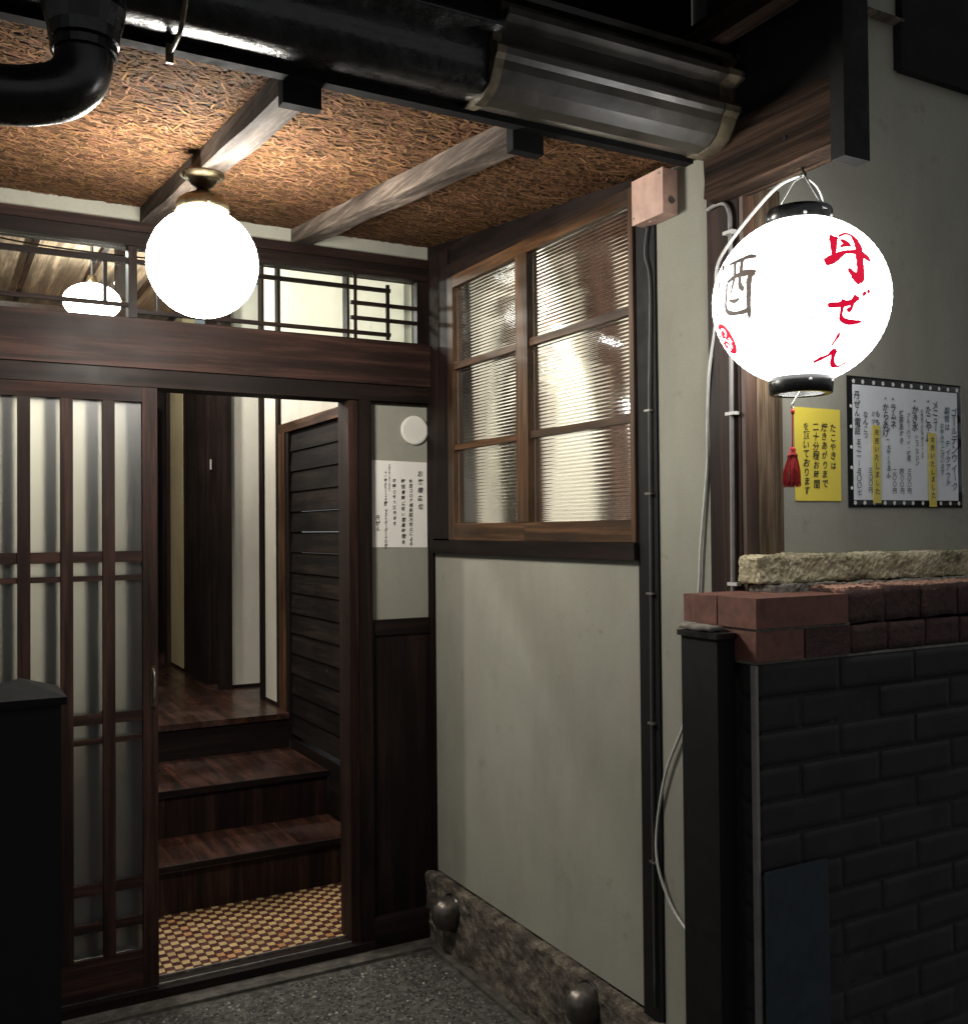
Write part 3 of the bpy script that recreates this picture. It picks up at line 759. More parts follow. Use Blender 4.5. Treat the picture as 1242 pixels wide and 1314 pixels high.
STROKES = [
 ('red', [(-0.34, -0.764, 0.549, 0.0022), (-0.348, -0.807, 0.478, 0.0075), (-0.379, -0.84, 0.388, 0.0055), (-0.406, -0.863, 0.302, 0.0032), (-0.41, -0.869, 0.276, 0.0025)]),
 ('red', [(-0.28, -0.811, 0.513, 0.0015), (-0.315, -0.805, 0.502, 0.0042), (-0.344, -0.803, 0.487, 0.005)]),
 ('red', [(-0.271, -0.808, 0.523, 0.0007), (-0.207, -0.803, 0.559, 0.0015), (-0.146, -0.805, 0.575, 0.0022), (-0.087, -0.827, 0.556, 0.0037), (-0.072, -0.868, 0.492, 0.0075), (-0.079, -0.912, 0.402, 0.0085), (-0.11, -0.946, 0.304, 0.009), (-0.126, -0.967, 0.219, 0.008), (-0.136, -0.983, 0.122, 0.0082), (-0.147, -0.988, 0.043, 0.01), (-0.158, -0.987, -0.019, 0.0037)]),
 ('red', [(-0.284, -0.949, 0.135, 0.0017), (-0.254, -0.963, 0.093, 0.0042), (-0.209, -0.977, 0.046, 0.0087), (-0.168, -0.986, 0.018, 0.01), (-0.141, -0.99, 0.005, 0.0062)]),
 ('red', [(-0.513, -0.835, 0.199, 0.005), (-0.477, -0.852, 0.215, 0.0082), (-0.418, -0.874, 0.247, 0.0087), (-0.353, -0.89, 0.29, 0.0062), (-0.284, -0.902, 0.324, 0.0027), (-0.2, -0.921, 0.335, 0.0032), (-0.123, -0.935, 0.332, 0.0062), (-0.046, -0.951, 0.307, 0.007), (-0.004, -0.959, 0.284, 0.0062), (0.032, -0.968, 0.247, 0.0022)]),
 ('red', [(-0.274, -0.833, 0.481, 0.0015), (-0.237, -0.855, 0.461, 0.0055), (-0.206, -0.882, 0.423, 0.006), (-0.197, -0.896, 0.398, 0.002)]),
 ('red', [(-0.31, -0.867, 0.39, 0.0007), (-0.268, -0.872, 0.41, 0.0027), (-0.217, -0.882, 0.418, 0.003)]),
 ('red', [(-0.48, -0.835, -0.269, 0.001), (-0.452, -0.852, -0.266, 0.0049), (-0.383, -0.885, -0.263, 0.0049), (-0.313, -0.917, -0.249, 0.0057), (-0.236, -0.944, -0.232, 0.0051), (-0.196, -0.961, -0.196, 0.0064), (-0.148, -0.971, -0.187, 0.001)]),
 ('red', [(-0.333, -0.921, -0.202, 0.0031), (-0.333, -0.911, -0.243, 0.0046), (-0.328, -0.892, -0.31, 0.0023), (-0.321, -0.873, -0.368, 0.0026), (-0.298, -0.863, -0.407, 0.0044), (-0.241, -0.87, -0.431, 0.0054), (-0.171, -0.884, -0.436, 0.0044), (-0.1, -0.898, -0.429, 0.0028), (-0.049, -0.906, -0.421, 0.0008)]),
 ('red', [(-0.217, -0.964, -0.152, 0.0013), (-0.207, -0.961, -0.182, 0.0046), (-0.224, -0.947, -0.231, 0.0039), (-0.224, -0.932, -0.284, 0.0023), (-0.239, -0.921, -0.307, 0.0044), (-0.251, -0.918, -0.307, 0.0044), (-0.265, -0.92, -0.289, 0.0026)]),
 ('red', [(-0.113, -0.986, -0.121, 0.0018), (-0.09, -0.987, -0.135, 0.0049), (-0.076, -0.986, -0.149, 0.0021)]),
 ('red', [(-0.057, -0.994, -0.089, 0.0013), (-0.033, -0.994, -0.102, 0.0033), (-0.015, -0.993, -0.117, 0.0013)]),
 ('red', [(-0.263, -0.798, -0.542, 0.0006), (-0.26, -0.782, -0.567, 0.0023), (-0.259, -0.769, -0.584, 0.0023), (-0.266, -0.727, -0.633, 0.0006), (-0.269, -0.691, -0.671, 0.0006)]),
 ('red', [(-0.182, -0.68, -0.71, 0.0044), (-0.21, -0.656, -0.725, 0.0057), (-0.226, -0.611, -0.759, 0.0023), (-0.252, -0.576, -0.778, 0.0031), (-0.277, -0.539, -0.796, 0.0044), (-0.297, -0.498, -0.815, 0.0026), (-0.304, -0.464, -0.832, 0.0013)]),
 ('red', [(-0.179, -0.677, -0.714, 0.0044), (-0.18, -0.643, -0.744, 0.0046), (-0.151, -0.602, -0.784, 0.0031), (-0.111, -0.558, -0.822, 0.0044), (-0.049, -0.52, -0.853, 0.0046), (0.01, -0.517, -0.856, 0.0023), (0.051, -0.54, -0.84, 0.0021), (0.078, -0.565, -0.821, 0.0021), (0.091, -0.588, -0.803, 0.0008)]),
 ('ink', [(-0.91, 0.181, 0.372, 0.0015), (-0.923, 0.08, 0.377, 0.0036), (-0.924, -0.032, 0.38, 0.0044), (-0.911, -0.127, 0.392, 0.0051), (-0.9, -0.237, 0.366, 0.0015)]),
 ('ink', [(-0.928, 0.067, 0.367, 0.0036), (-0.978, 0.021, 0.209, 0.0033), (-0.995, 0.04, 0.094, 0.0025), (-0.997, 0.074, -0.01, 0.0009)]),
 ('ink', [(-0.931, -0.047, 0.361, 0.004), (-0.97, -0.065, 0.235, 0.0036), (-0.99, -0.062, 0.129, 0.0033), (-0.995, -0.078, 0.055, 0.0044), (-0.992, -0.127, 0.004, 0.0047)]),
 ('ink', [(-0.979, 0.144, 0.146, 0.0033), (-0.983, 0.035, 0.182, 0.0036), (-0.977, -0.084, 0.197, 0.0055), (-0.963, -0.192, 0.188, 0.0062), (-0.949, -0.268, 0.163, 0.0058)]),
 ('ink', [(-0.959, -0.218, 0.182, 0.0062), (-0.976, -0.196, 0.099, 0.0062), (-0.981, -0.195, -0.016, 0.0051), (-0.975, -0.183, -0.128, 0.0044), (-0.957, -0.166, -0.237, 0.0047), (-0.936, -0.152, -0.319, 0.0015)]),
 ('ink', [(-0.979, 0.148, 0.138, 0.0029), (-0.989, 0.146, 0.013, 0.0025), (-0.977, 0.174, -0.121, 0.0033), (-0.97, 0.144, -0.198, 0.0047), (-0.972, 0.022, -0.233, 0.0029), (-0.967, -0.096, -0.238, 0.0036), (-0.961, -0.16, -0.225, 0.0044)]),
 ('ink', [(-0.992, 0.101, -0.07, 0.0009), (-0.995, 0.011, -0.099, 0.0036), (-0.995, -0.059, -0.082, 0.0015)]),
 ('ink', [(-0.818, 0.387, 0.425, 0.0018), (-0.879, 0.31, 0.362, 0.0047), (-0.9, 0.292, 0.325, 0.0015)]),
 ('ink', [(-0.912, 0.354, 0.206, 0.0018), (-0.928, 0.334, 0.164, 0.0044), (-0.942, 0.314, 0.115, 0.0015)]),
 ('ink', [(-0.945, 0.326, -0.038, 0.0011), (-0.92, 0.369, -0.135, 0.0025), (-0.873, 0.435, -0.219, 0.0009)]),
 ('red', [(-0.807, 0.464, -0.365, 0.0055), (-0.81, 0.395, -0.433, 0.0173), (-0.767, 0.402, -0.5, 0.0237), (-0.699, 0.443, -0.561, 0.0218), (-0.649, 0.465, -0.602, 0.0127), (-0.577, 0.51, -0.638, 0.0025)]),
 ('paper', [(-0.797, 0.462, -0.389, 0.0022), (-0.799, 0.407, -0.442, 0.004), (-0.753, 0.475, -0.456, 0.0036), (-0.762, 0.432, -0.483, 0.0025)]),
 ('paper', [(-0.754, 0.432, -0.494, 0.0018), (-0.675, 0.544, -0.498, 0.0033), (-0.682, 0.495, -0.538, 0.0036), (-0.742, 0.405, -0.534, 0.0022)]),
 ('paper', [(-0.74, 0.399, -0.541, 0.0029), (-0.732, 0.375, -0.569, 0.0044), (-0.686, 0.441, -0.578, 0.0029)]),
 ('paper', [(-0.752, 0.509, -0.419, 0.0018), (-0.716, 0.535, -0.448, 0.0025), (-0.711, 0.505, -0.49, 0.0022), (-0.641, 0.54, -0.546, 0.0029), (-0.64, 0.491, -0.591, 0.0025)]),
]

shade = [c for c in ln.children if c.name.startswith('paper_shade')][0]
for mt, nm, i0, i1, wk in ((M_LRED, 'brush_character', 0, 7, 1.2), (M_LRED, 'brush_character', 7, 12, 1.05), (M_LRED, 'brush_character', 12, 15, 1.05), (M_LINK, 'brush_character', 15, 25, 1.1)):
    bm = bmesh.new(); n = 0
    for c, pts in STROKES[i0:i1]:
        ribbon(bm, [p[:3]+(p[3]*wk,) for p in pts], .0016 + .00006*n); n += 1
    obj(nm, bm, mt, shade)
# oval red seal: a disc lying on the shade with pale script over it
u0 = Vector((-.80, .36, -.46)).normalized(); e1 = Vector((0, 0, 1)).cross(u0).normalized(); e2 = u0.cross(e1)
def onshade(a, b_, d):
    u = (u0 + (e1*a + e2*b_)/LR).normalized(); return LC + Vector((u.x*(LR+d), u.y*(LR+d), u.z*(LH+d)))
bm = bmesh.new(); prev = None
for r_i in range(1, 7):
    row = [bm.verts.new(onshade(.030*r_i/6*math.cos(2*math.pi*k/28), .034*r_i/6*math.sin(2*math.pi*k/28), .0017)) for k in range(28)]
    if prev is None: bm.faces.new(row)
    else:
        for k in range(28): bm.faces.new((prev[k], prev[(k+1) % 28], row[(k+1) % 28], row[k]))
    prev = row
seal = obj('red_seal', bm, M_LRED, shade)
bm = bmesh.new()
for st in ([(-.018,.018),(-.010,.022),(-.002,.018)], [(-.012,.026),(-.011,.014),(-.015,.004)], [(.004,.022),(.012,.018),(.013,.010),(.006,.006)], [(-.016,-.002),(-.006,.002),(.004,-.002)],
           [(-.008,-.008),(-.002,-.014),(-.008,-.022),(-.014,-.016)], [(.006,-.004),(.010,-.012),(.006,-.020)], [(.016,.0),(.018,-.010)]):
    P_ = smooth_path([(a_, b2, 0) for a_, b2 in st], 4); prev = None
    for i, q in enumerate(P_):
        tg = (P_[min(i+1, len(P_)-1)]-P_[max(i-1, 0)]).normalized(); sd = Vector((-tg.y, tg.x, 0))*.0018
        row = (bm.verts.new(onshade(q.x-sd.x, q.y-sd.y, .0026)), bm.verts.new(onshade(q.x+sd.x, q.y+sd.y, .0026)))
        if prev: bm.faces.new((prev[0], prev[1], row[1], row[0]))
        prev = row
obj('seal_script', bm, M_PAPER, shade, kind='stuff')
bm = bmesh.new(); NRB = 30
for sgi in range(8):
    az = math.radians(-128 + 45*sgi)
    for k in range(1, NRB):
        t = t0 + (math.pi-2*t0)*k/NRB; d = .0009
        for (da, dt) in ((0, 0),):
            hw = .0055/(LR*max(.3, math.sin(t))); ht = .0015/LH
            q = [bm.verts.new(LC + Vector(((LR+d)*math.sin(tt)*math.cos(aa), (LR+d)*math.sin(tt)*math.sin(aa), (LH+d)*math.cos(tt)))) for aa, tt in ((az-hw, t-ht), (az+hw, t-ht), (az+hw, t+ht), (az-hw, t+ht))]
            bm.faces.new(q)
obj('seam_stitches', bm, M_SEAM, shade, kind='stuff')
hk = obj('lantern_hook', tube([(HK.x, HK.y+.002, 2.106), (HK.x, HK.y+.002, 2.098), (HK.x+.005, HK.y, 2.092), (HK.x+.004, HK.y, 2.085), (HK.x-.002, HK.y, 2.083), (HK.x-.005, HK.y, 2.088)], .0022, 8, 5), BLACKM, smooth=True,
    label='small black iron hook screwed into the beam above the lantern', cat='hook')
# tassel
ts = thing('tassel', 'red silk tassel hanging on a cord under the lantern', 'tassel', (1.448, -1.735, 1.48))
T = Vector((1.452, -1.735, 0))
obj('ring', tube([(T.x+.004*math.cos(a), T.y, 1.6335+.005*math.sin(a)) for a in [k*math.pi/6 for k in range(13)]], .0009, 6), STEEL, ts, smooth=True)
obj('wire', tube([(T.x, T.y, 1.6385), (LC.x-.004, LC.y, zb_-.024)], .0008, 6), STEEL, ts)
obj('cord', tube([(T.x, T.y, 1.6285), (T.x-.001, T.y, 1.60), (T.x-.002, T.y, 1.553)], .0016, 6, 5), RED, ts, smooth=True)
obj('knot', lathe((T.x, T.y, 1.622), [(0,.006),(.0035,.004),(.004,0),(.0035,-.004),(0,-.006)], 12), RED, ts, smooth=True)
obj('head', lathe((T.x-.002, T.y, 1.536), [(0,.018),(.005,.017),(.0065,.012),(.006,.008),(.0085,.004),(.010,0),(.0,0)], 16), RED, ts, smooth=True)
bm = bmesh.new(); rr = random.Random(2)
for k in range(130):
    a = rr.uniform(0, 6.283); r0 = rr.uniform(.2, 1)*.008; r1 = rr.uniform(.35, 1)*.0175; ln_ = rr.uniform(.050, .062)
    p0 = Vector((T.x-.002+r0*math.cos(a), T.y+r0*math.sin(a), 1.537)); p2 = Vector((T.x-.005+r1*math.cos(a), T.y+r1*math.sin(a), 1.537-ln_))
    p1 = p0.lerp(p2, .5)+Vector((math.cos(a)*.0035, math.sin(a)*.0035, 0))
    addtube(bm, smooth_path([p0, p1, p2], 3), .0009, 4)
obj('fringe', bm, RED, ts, kind='stuff')

# ================================================================== CABLES, CONDUITS, BOX
cab = [(1.487,-1.738,2.088),(1.462,-1.70,2.075),(1.468,-1.624,2.045),(1.480,-1.530,1.998),(1.498,-1.478,1.965),(1.503,-1.470,1.91),(1.505,-1.462,1.84),(1.500,-1.446,1.739),(1.506,-1.432,1.62),(1.511,-1.424,1.533),(1.509,-1.402,1.36),(1.509,-1.393,1.254),(1.504,-1.37,1.08),(1.507,-1.342,.958),(1.505,-1.276,.829),(1.508,-1.236,.691),(1.503,-1.243,.601),(1.506,-1.284,.523),(1.500,-1.345,.485),(1.49,-1.42,.46),(1.42,-1.50,.40)]
obj('lantern_cable', tube(cab, .0036, 8, 6), WHITEP, smooth=True, label='loose white electric cable trailing from the lantern hook down the wall', cat='cable')
cn = thing('post_conduit', 'slim grey white conduit clipped up the red side of the corner post', 'conduit', (1.49, -1.53, 1.25))
obj('pipe', tube([(1.499,-1.448,2.102),(1.497,-1.475,2.105),(1.496,-1.505,2.100),(1.496,-1.520,2.078),(1.496,-1.5225,2.04),(1.496,-1.522,1.9),(1.496,-1.519,1.6),(1.496,-1.516,1.20)], .0046, 8, 6), GREYP, cn, smooth=True)
for z in (2.03, 1.64, 1.275): bx('clip', 1.4905, 1.5035, -1.534, -1.505, z, z+.007, WHITEP, cn, .001)
cc = thing('window_conduit', 'thin dark conduit running down the black post from the pink box', 'conduit', (1.49, -1.235, .25))
obj('pipe', tube([(1.504,-1.232,2.128),(1.5035,-1.222,2.06),(1.5045,-1.238,1.98),(1.5035,-1.231,1.7),(1.504,-1.229,1.358),(1.503,-1.226,.802),(1.504,-1.226,.26)], .0034, 8, 6), plain('dark_grey_conduit', (.055,.055,.05), .5), cc, smooth=True)
for z in (1.68, 1.48, 1.24, .93, .60): bx('clip', 1.4990, 1.5093, -1.237, -1.215, z, z+.005, STEEL, cc, .001)
jb = thing('junction_box', 'salmon painted metal junction box at the top of the black post', 'electrical box', (1.49, -1.28, 2.12))
bb_ = bx('box_body', 1.474, 1.5145, -1.330, -1.216, 2.127, 2.232, PINK, jb, .002)
bc_ = bx('box_cover', 1.4705, 1.4735, -1.331, -1.215, 2.126, 2.233, PINK, jb, .0012)
obj('knockout', lathe((1.496, -1.3312, 2.160), [(0,-.0005),(.0065,-.0005),(.0085,-.0015),(.0092,.0005),(0,.0005)], 20, 'Y'), STEEL, bb_)
obj('knockout', lathe((1.492, -1.262, 2.1262), [(0,-.001),(.006,-.001),(.0065,.0005),(0,.0005)], 16), PINK, bb_)
for y, z in ((-1.222, 2.142), (-1.318, 2.222)): obj('screw', lathe((1.4702, y, z), [(0,-.0015),(.003,-.001),(.0035,.0005),(0,.0005)], 10, 'X'), STEEL, bc_)

# ---- dome caps on the plinth
def dome(y, z, label):
    t = thing('dome_cap', label, 'wall fitting', (1.45, y, z-.06), 'metal dome caps on the stone plinth')
    r = .046
    prof = [(0,-.066),(.012,-.065),(.024,-.060),(.034,-.050),(.041,-.036),(.044,-.018),(.045,0)]
    bm = lathe((1.478, y, z), [(a, h) for a, h in prof], 32, 'X')
    for v in bm.verts:
        if v.co.z < z: v.co.z = z + (v.co.z-z)*1.45
    obj('dome', bm, CHROME, t, smooth=True)
    bm = lathe((1.478, y, z), [(0,.0),(.050,.0),(.052,.004),(.050,.010),(0,.010)], 32, 'X')
    for v in bm.verts:
        if v.co.z < z: v.co.z = z + (v.co.z-z)*1.4
    obj('base_flange', bm, BLACK, t, smooth=False)
dome(-.985, .182, 'brushed metal dome cap on the stone plinth nearer the camera')
dome(-.205, .160, 'dark metal dome cap on the plinth in the corner by the door wall')

# ---- black gatepost at the lower left
gp_ = thing('gatepost', 'black square gatepost with a low pitched cap at the lower left', 'post', (.10, -.99, 0))
bx('shaft', .065, .213, -1.075, -.935, 0, 1.075, BLACKM, gp_, .004)
bm = bmesh.new(); c0 = [(.052,-1.088),(.222,-1.088),(.222,-.922),(.052,-.922)]
a = [bm.verts.new((x, y, 1.0755)) for x, y in c0]; b_ = [bm.verts.new((x, y, 1.090)) for x, y in c0]
ap = bm.verts.new((.150, -.975, 1.117))
bm.faces.new(a[::-1])
for k in range(4): bm.faces.new((a[k], a[(k+1) % 4], b_[(k+1) % 4], b_[k])); bm.faces.new((b_[k], b_[(k+1) % 4], ap))
obj('cap', bm, SOOT, gp_, .003)

# ================================================================== PAPERS
_dg = {}
def glyph(ch):
    if ch in _dg: return _dg[ch]
    cu = bpy.data.curves.new('g', 'FONT'); cu.body = ch; cu.size = 1; cu.resolution_u = 3; cu.offset = .012
    o = bpy.data.objects.new('g', cu); col.objects.link(o)
    bpy.context.view_layer.update()
    me = bpy.data.meshes.new_from_object(o.evaluated_get(bpy.context.evaluated_depsgraph_get()))
    vs = [v.co.copy() for v in me.vertices]; fs_ = [tuple(p.vertices) for p in me.polygons]
    if vs:
        xs = [v.x for v in vs]; ys = [v.y for v in vs]
    else: xs = ys = [0]
    bpy.data.objects.remove(o); bpy.data.curves.remove(cu); bpy.data.meshes.remove(me)
    _dg[ch] = (vs, fs_, (min(xs), max(xs), min(ys), max(ys))); return _dg[ch]
rt_ = random.Random(4)
def vtext(bm, s, x, ztop, size, y, pitch=None, mi=0, jit=1):
    """one vertical column of handwriting on a wall facing -Y, centred on x"""
    pitch = pitch or size*1.08; z = ztop - size/2
    for ch in s:
        if ch == ' ': z -= pitch*.6; continue
        vs, fs_, (a, b, c, d) = glyph(ch); cx, cy = (.5, .38) if (d-c) > .25 or ch in '・、' else ((a+b)/2, .38)
        if ch in 'ー〜ー−-()（）': rot = math.pi/2
        else: rot = 0
        rot2 = rt_.gauss(0, .07)*jit; k = size*(1+rt_.gauss(0, .06)*jit); sh = .10*jit
        dx, dz = rt_.gauss(0, .03)*size*jit, rt_.gauss(0, .03)*size*jit; ca, sa = math.cos(rot2-rot), math.sin(rot2-rot)
        nv = []
        for v in vs:
            u, w = v.x-cx, v.y-cy; u += w*sh
            w *= .97; u, w = ca*u-sa*w, sa*u+ca*w
            nv.append(bm.verts.new((x+dx+u*k*.95, y, z+dz+w*k)))
        for f in fs_:
            try: q = bm.faces.new([nv[i] for i in f]); q.material_index = mi
            except ValueError: pass
        z -= pitch
def sheet(name, x0, x1, z0, z1, y, th_, mat, parent, wav=.0008, tilt=0, n=12, **k):
    bm = bmesh.new(); G = []; sd = random.random()*50
    for i in range(n+1):
        row = []
        for j in range(n+1):
            x = x0+(x1-x0)*i/n; z = z0+(z1-z0)*j/n + tilt*(i/n-.5)
            e = .3 + .7*max(abs(i/n-.5), abs(j/n-.5))*2
            row.append(Vector((x, y - th_ - abs(mn_.noise(Vector((x*16, z*16, sd))))*wav*e*2, z)))
        G.append(row)
    F_ = [[bm.verts.new(v) for v in r] for r in G]; B_ = [[bm.verts.new(v+Vector((0, th_*.8, 0))) for v in r] for r in G]
    for i in range(n):
        for j in range(n):
            bm.faces.new((F_[i][j], F_[i+1][j], F_[i+1][j+1], F_[i][j+1])); bm.faces.new((B_[i][j], B_[i][j+1], B_[i+1][j+1], B_[i+1][j]))
    for i in range(n):
        bm.faces.new((F_[i][0], B_[i][0], B_[i+1][0], F_[i+1][0])); bm.faces.new((F_[i][n], F_[i+1][n], B_[i+1][n], B_[i][n]))
        bm.faces.new((F_[0][i], F_[0][i+1], B_[0][i+1], B_[0][i])); bm.faces.new((F_[n][i], B_[n][i], B_[n][i+1], F_[n][i+1]))
    return obj(name, bm, mat, parent, smooth=False, **k)

# yellow notice
yn = thing('yellow_notice', 'yellow notice with four columns of black handwriting beside the tassel', 'notice', (1.729, YC-.003, 1.457))
yp = sheet('paper', 1.6575, 1.801, 1.4570, 1.664, YC-.001, .0012, YELLOW, yn, .0003)
ym = glass_flat('clear_laminate'); 
bm = bmesh.new(); yy = YC-.0034
for s, x, zt__ in (('たこやきは', 1.776, 1.632), ('焼きあがりまで', 1.749, 1.634), ('二十分程お時間', 1.722, 1.632), ('を頂いております', 1.692, 1.634)):
    vtext(bm, s, x, zt__, .0205, yy, .0212 if len(s) < 8 else .0205)
obj('handwriting', bm, INK, yp)

# menu
mnu = thing('menu_sheet', 'laminated handwritten menu with a black and white flowered border on the plaster wall', 'menu', (2.03, YC-.004, 1.447))
mx0, mx1, mz0, mz1 = 1.829, 2.222, 1.447, 1.741
def mbox(name, x0, x1, z0, z1, y0, y1, mat, **k): return bx(name, x0, x1, y0, y1, z0, z1, mat, mnu, 0, **k)
mbox('backing_sheet', mx0-.004, mx1+.004, mz0-.004, mz1+.004, YC-.0025, YC-.0005, plain('black_card', (.010,.010,.011), .7, bstr=0, spec=.1))
mp_ = sheet('paper', mx0+.012, mx1-.012, mz0+.013, mz1-.016, YC-.0027, .0010, LAMIN, mnu, .0003, n=10)
bm = bmesh.new()
def flower(bm, x, z, r, y):
    n = 10; c = bm.verts.new((x, y, z)); vs = [bm.verts.new((x+math.cos(t)*r*(1 if k % 2 else .72), y, z+math.sin(t)*r*(1 if k % 2 else .72))) for k, t in [(k, 2*math.pi*k/n) for k in range(n)]]
    for k in range(n): bm.faces.new((c, vs[k], vs[(k+1) % n]))
flower(bm, 0, 0, .0060, 0); fme = bpy.data.meshes.new('border_flower'); bm.to_mesh(fme); bm.free(); fme.materials.append(PAPER)
for k in range(12):
    for z in (mz1-.0085, mz0+.0065): place('border_flower', fme, mnu, (mx0+.014+k*.0335+random.uniform(-.002,.002), YC-.0040, z), (0, random.uniform(0,1), 0), (1,1,1))
for k in range(5): place('border_flower', fme, mnu, (mx0+.005, YC-.0040, mz0+.040+k*.047), (0, .4, 0), (.8,.8,.8))
bm = bmesh.new(); yy = YC-.0062
Z = mz1
cl = [  # text, x fraction (right to left), top offset, size, pitch, ink
 ('ゴールデンウィーク', .930, .052, .0215, .0225, 1), ('期間は', .865, .052, .018, .019, 1), ('テイクアウト', .868, .133, .018, .0185, 1), ('お休みでございます', .815, .090, .0135, .0142, 1),
 ('メニュー', .755, .038, .0195, .0185, 0), ('・たこやき(', .690, .030, .021, .0210, 0), ('お電話でのお予約も承ります', .630, .062, .0088, .0092, 0),
 ('・かき氷', .565, .032, .021, .0205, 0), ('いちごメロン', .580, .122, .0122, .0125, 0), ('ブルーハワイ・抹茶', .505, .072, .0125, .0128, 0), ('三〇〇円', .505, .205, .0135, .0155, 0),
 ('抹茶あずき', .440, .066, .0150, .0162, 0), ('四〇〇円', .440, .205, .0135, .0155, 0), ('・ラムネ', .370, .032, .0195, .0195, 0), ('二〇〇円', .375, .205, .0135, .0155, 0),
 ('・からあげ', .305, .032, .0205, .0198, 0), ('(大サとりあん)', .325, .138, .0120, .0125, 0), ('もも', .235, .072, .0150, .020, 0), ('ミックス', .195, .074, .0130, .0150, 0), ('三〇〇円', .165, .205, .0125, .0150, 0),
 ('なんこつ', .130, .076, .0140, .0162, 0), ('丹ぜん電話', .060, .030, .0185, .0205, 0), ('五二一ー五〇〇七', .070, .139, .0148, .0166, 0)]
bmt = bmesh.new()
for s, fx, dz, sz, pt, mi in cl: vtext(bmt if mi else bm, s, mx0+(mx1-mx0)*fx, Z-dz, sz*1.13, yy, pt)
obj('handwriting', bm, INK, mp_); obj('teal_handwriting', bmt, INKB, mp_)
for i, (fx, zt__, zb__) in enumerate(((.215, .108, .003), (.715, .118, -.006))):
    xc = mx0+(mx1-mx0)*fx
    sl = mbox('yellow_slip', xc-.013, xc+.013, mz0+.006+(0 if i == 0 else -.008), mz1-zt__, YC-.0082, YC-.0068, YELLOW)
    bm = bmesh.new(); vtext(bm, '完売いたしました', xc, mz1-zt__-.008, .0165, YC-.0086, .0195 if i == 0 else .0192); obj('slip_handwriting', bm, INK, sl)
# loose clear film over the right half, creased so it catches the lights
bm = bmesh.new(); n = 34; G = []
for i in range(n+1):
    row = []
    for j in range(n+1):
        u, v = i/n, j/n; x = mx0+.002+(mx1-mx0-.004)*u; z = mz0+.002+(mz1-mz0-.004)*v
        h = .0012 + max(0, u-.45)*.022*abs(mn_.noise(Vector((u*4.2+3, v*4.5, 1))))**.8 + max(0, u-.5)*.016*(1-abs(mn_.noise(Vector((u*3+v*2.5, v*2.2-u, 7)))))**4
        if i in (0, n) or j in (0, n): h = .0012
        row.append(bm.verts.new((x, YC-.0092-h, z)))
    G.append(row)
for i in range(n):
    for j in range(n): bm.faces.new((G[i][j], G[i+1][j], G[i+1][j+1], G[i][j+1]))
FILM = glass_flat('clear_creased_film', (.96,.97,.98))
obj('clear_film', bm, FILM, mnu, smooth=True)

# white notice on the door wall
wn_ = thing('white_notice', 'white handwritten notice on the plaster panel right of the doorway', 'notice', (1.40, .008, 1.34))
wp_ = sheet('paper', 1.2995, 1.506, 1.341, 1.637, .0095, .0012, PAPER, wn_, .0003, tilt=-.004)
bm = bmesh.new(); yy = .0068
wx = lambda px: 1.2995 + (px-70)/740*.2065
wz = lambda py: 1.637 - (py-100)/1130*.296
for s, px, py, sz, pt in (('お客様各位', 720, 215, .022, .0285), ('新型コロナ感染拡大防止による', 588, 330, .0150, .0166), ('時短要請に従い営業時間を', 484, 330, .0160, .0190), ('変更させて頂きます', 364, 330, .0150, .0182),
                          ('令和三年一月十二日より', 300, 140, .0078, .0086), ('十一時より〜二十時(ラストオーダー十九時)', 250, 225, .0128, .0131), ('丹ぜん', 145, 800, .0185, .0200)):
    vtext(bm, s, wx(px), wz(py), sz, yy, pt)
obj('handwriting', bm, INK, wp_)
obj('round_plate', lathe((1.4585, .0095, 1.7455), [(0,-.010),(.044,-.010),(.0495,-.008),(.0505,-.004),(.0505,0),(0,0)], 48, 'Y'), plain('off_white_enamel', (.66,.64,.58), .5, 0, 10, .04), smooth=False,
    label='plain round off white plate on the plaster above the white notice', cat='wall plate')

# ================================================================== INTERIOR
# stairs: Y of risers and heights
st_ = thing('entry_stairs', 'polished red brown wooden steps rising from the mosaic floor', 'stairs', (.9, .9, .03))
def treads(y0, y1, zt, xa, xb, mats=W_STEP):
    x = xa; k = 0
    while x < xb-.01:
        w = random.uniform(.15, .24); x2 = min(xb, x+w)
        if xb-x2 < .06: x2 = xb
        bx('tread_plank', x, x2-.0012, y0-.012, y1, zt-.026, zt, mats, st_, .0012); x = x2; k += 1
def riser(y, z0, z1, xa, xb):
    x = xa
    while x < xb-.01:
        x2 = min(xb, x+random.uniform(.22, .34))
        if xb-x2 < .09: x2 = xb
        bx('riser_board', x, x2-.001, y, y+.02, z0, z1, W_RED['Z'], st_, .001); x = x2
riser(.54, .031, .1895, .2, 1.448); treads(.54, .868, .216, .2, 1.448)
riser(.87, .190, .3715, .2, 1.448); treads(.87, 1.378, .398, .2, 1.448)
bx('riser_board', .2, 1.448, 1.38, 1.40, .372, .531, W_DARK['X'], st_, .001)
bx('nosing', .2, 1.448, .518, .5275, .198, .218, W_DARK['X'], st_, .002)
bx('nosing', .2, 1.448, .848, .8575, .380, .400, W_DARK['X'], st_, .002)
x = -.4
lf = bpy.data.objects.new('landing_floor', None); col.objects.link(lf); lf.location = (1, 2.4, .53); LOC[lf] = Vector((1, 2.4, .53)); lf['kind'] = 'structure'
while x < 1.9:
    bx('floor_board', x, x+.1185, 1.366, 4.4, .532, .558, W_STEP, lf, .001); x += .12
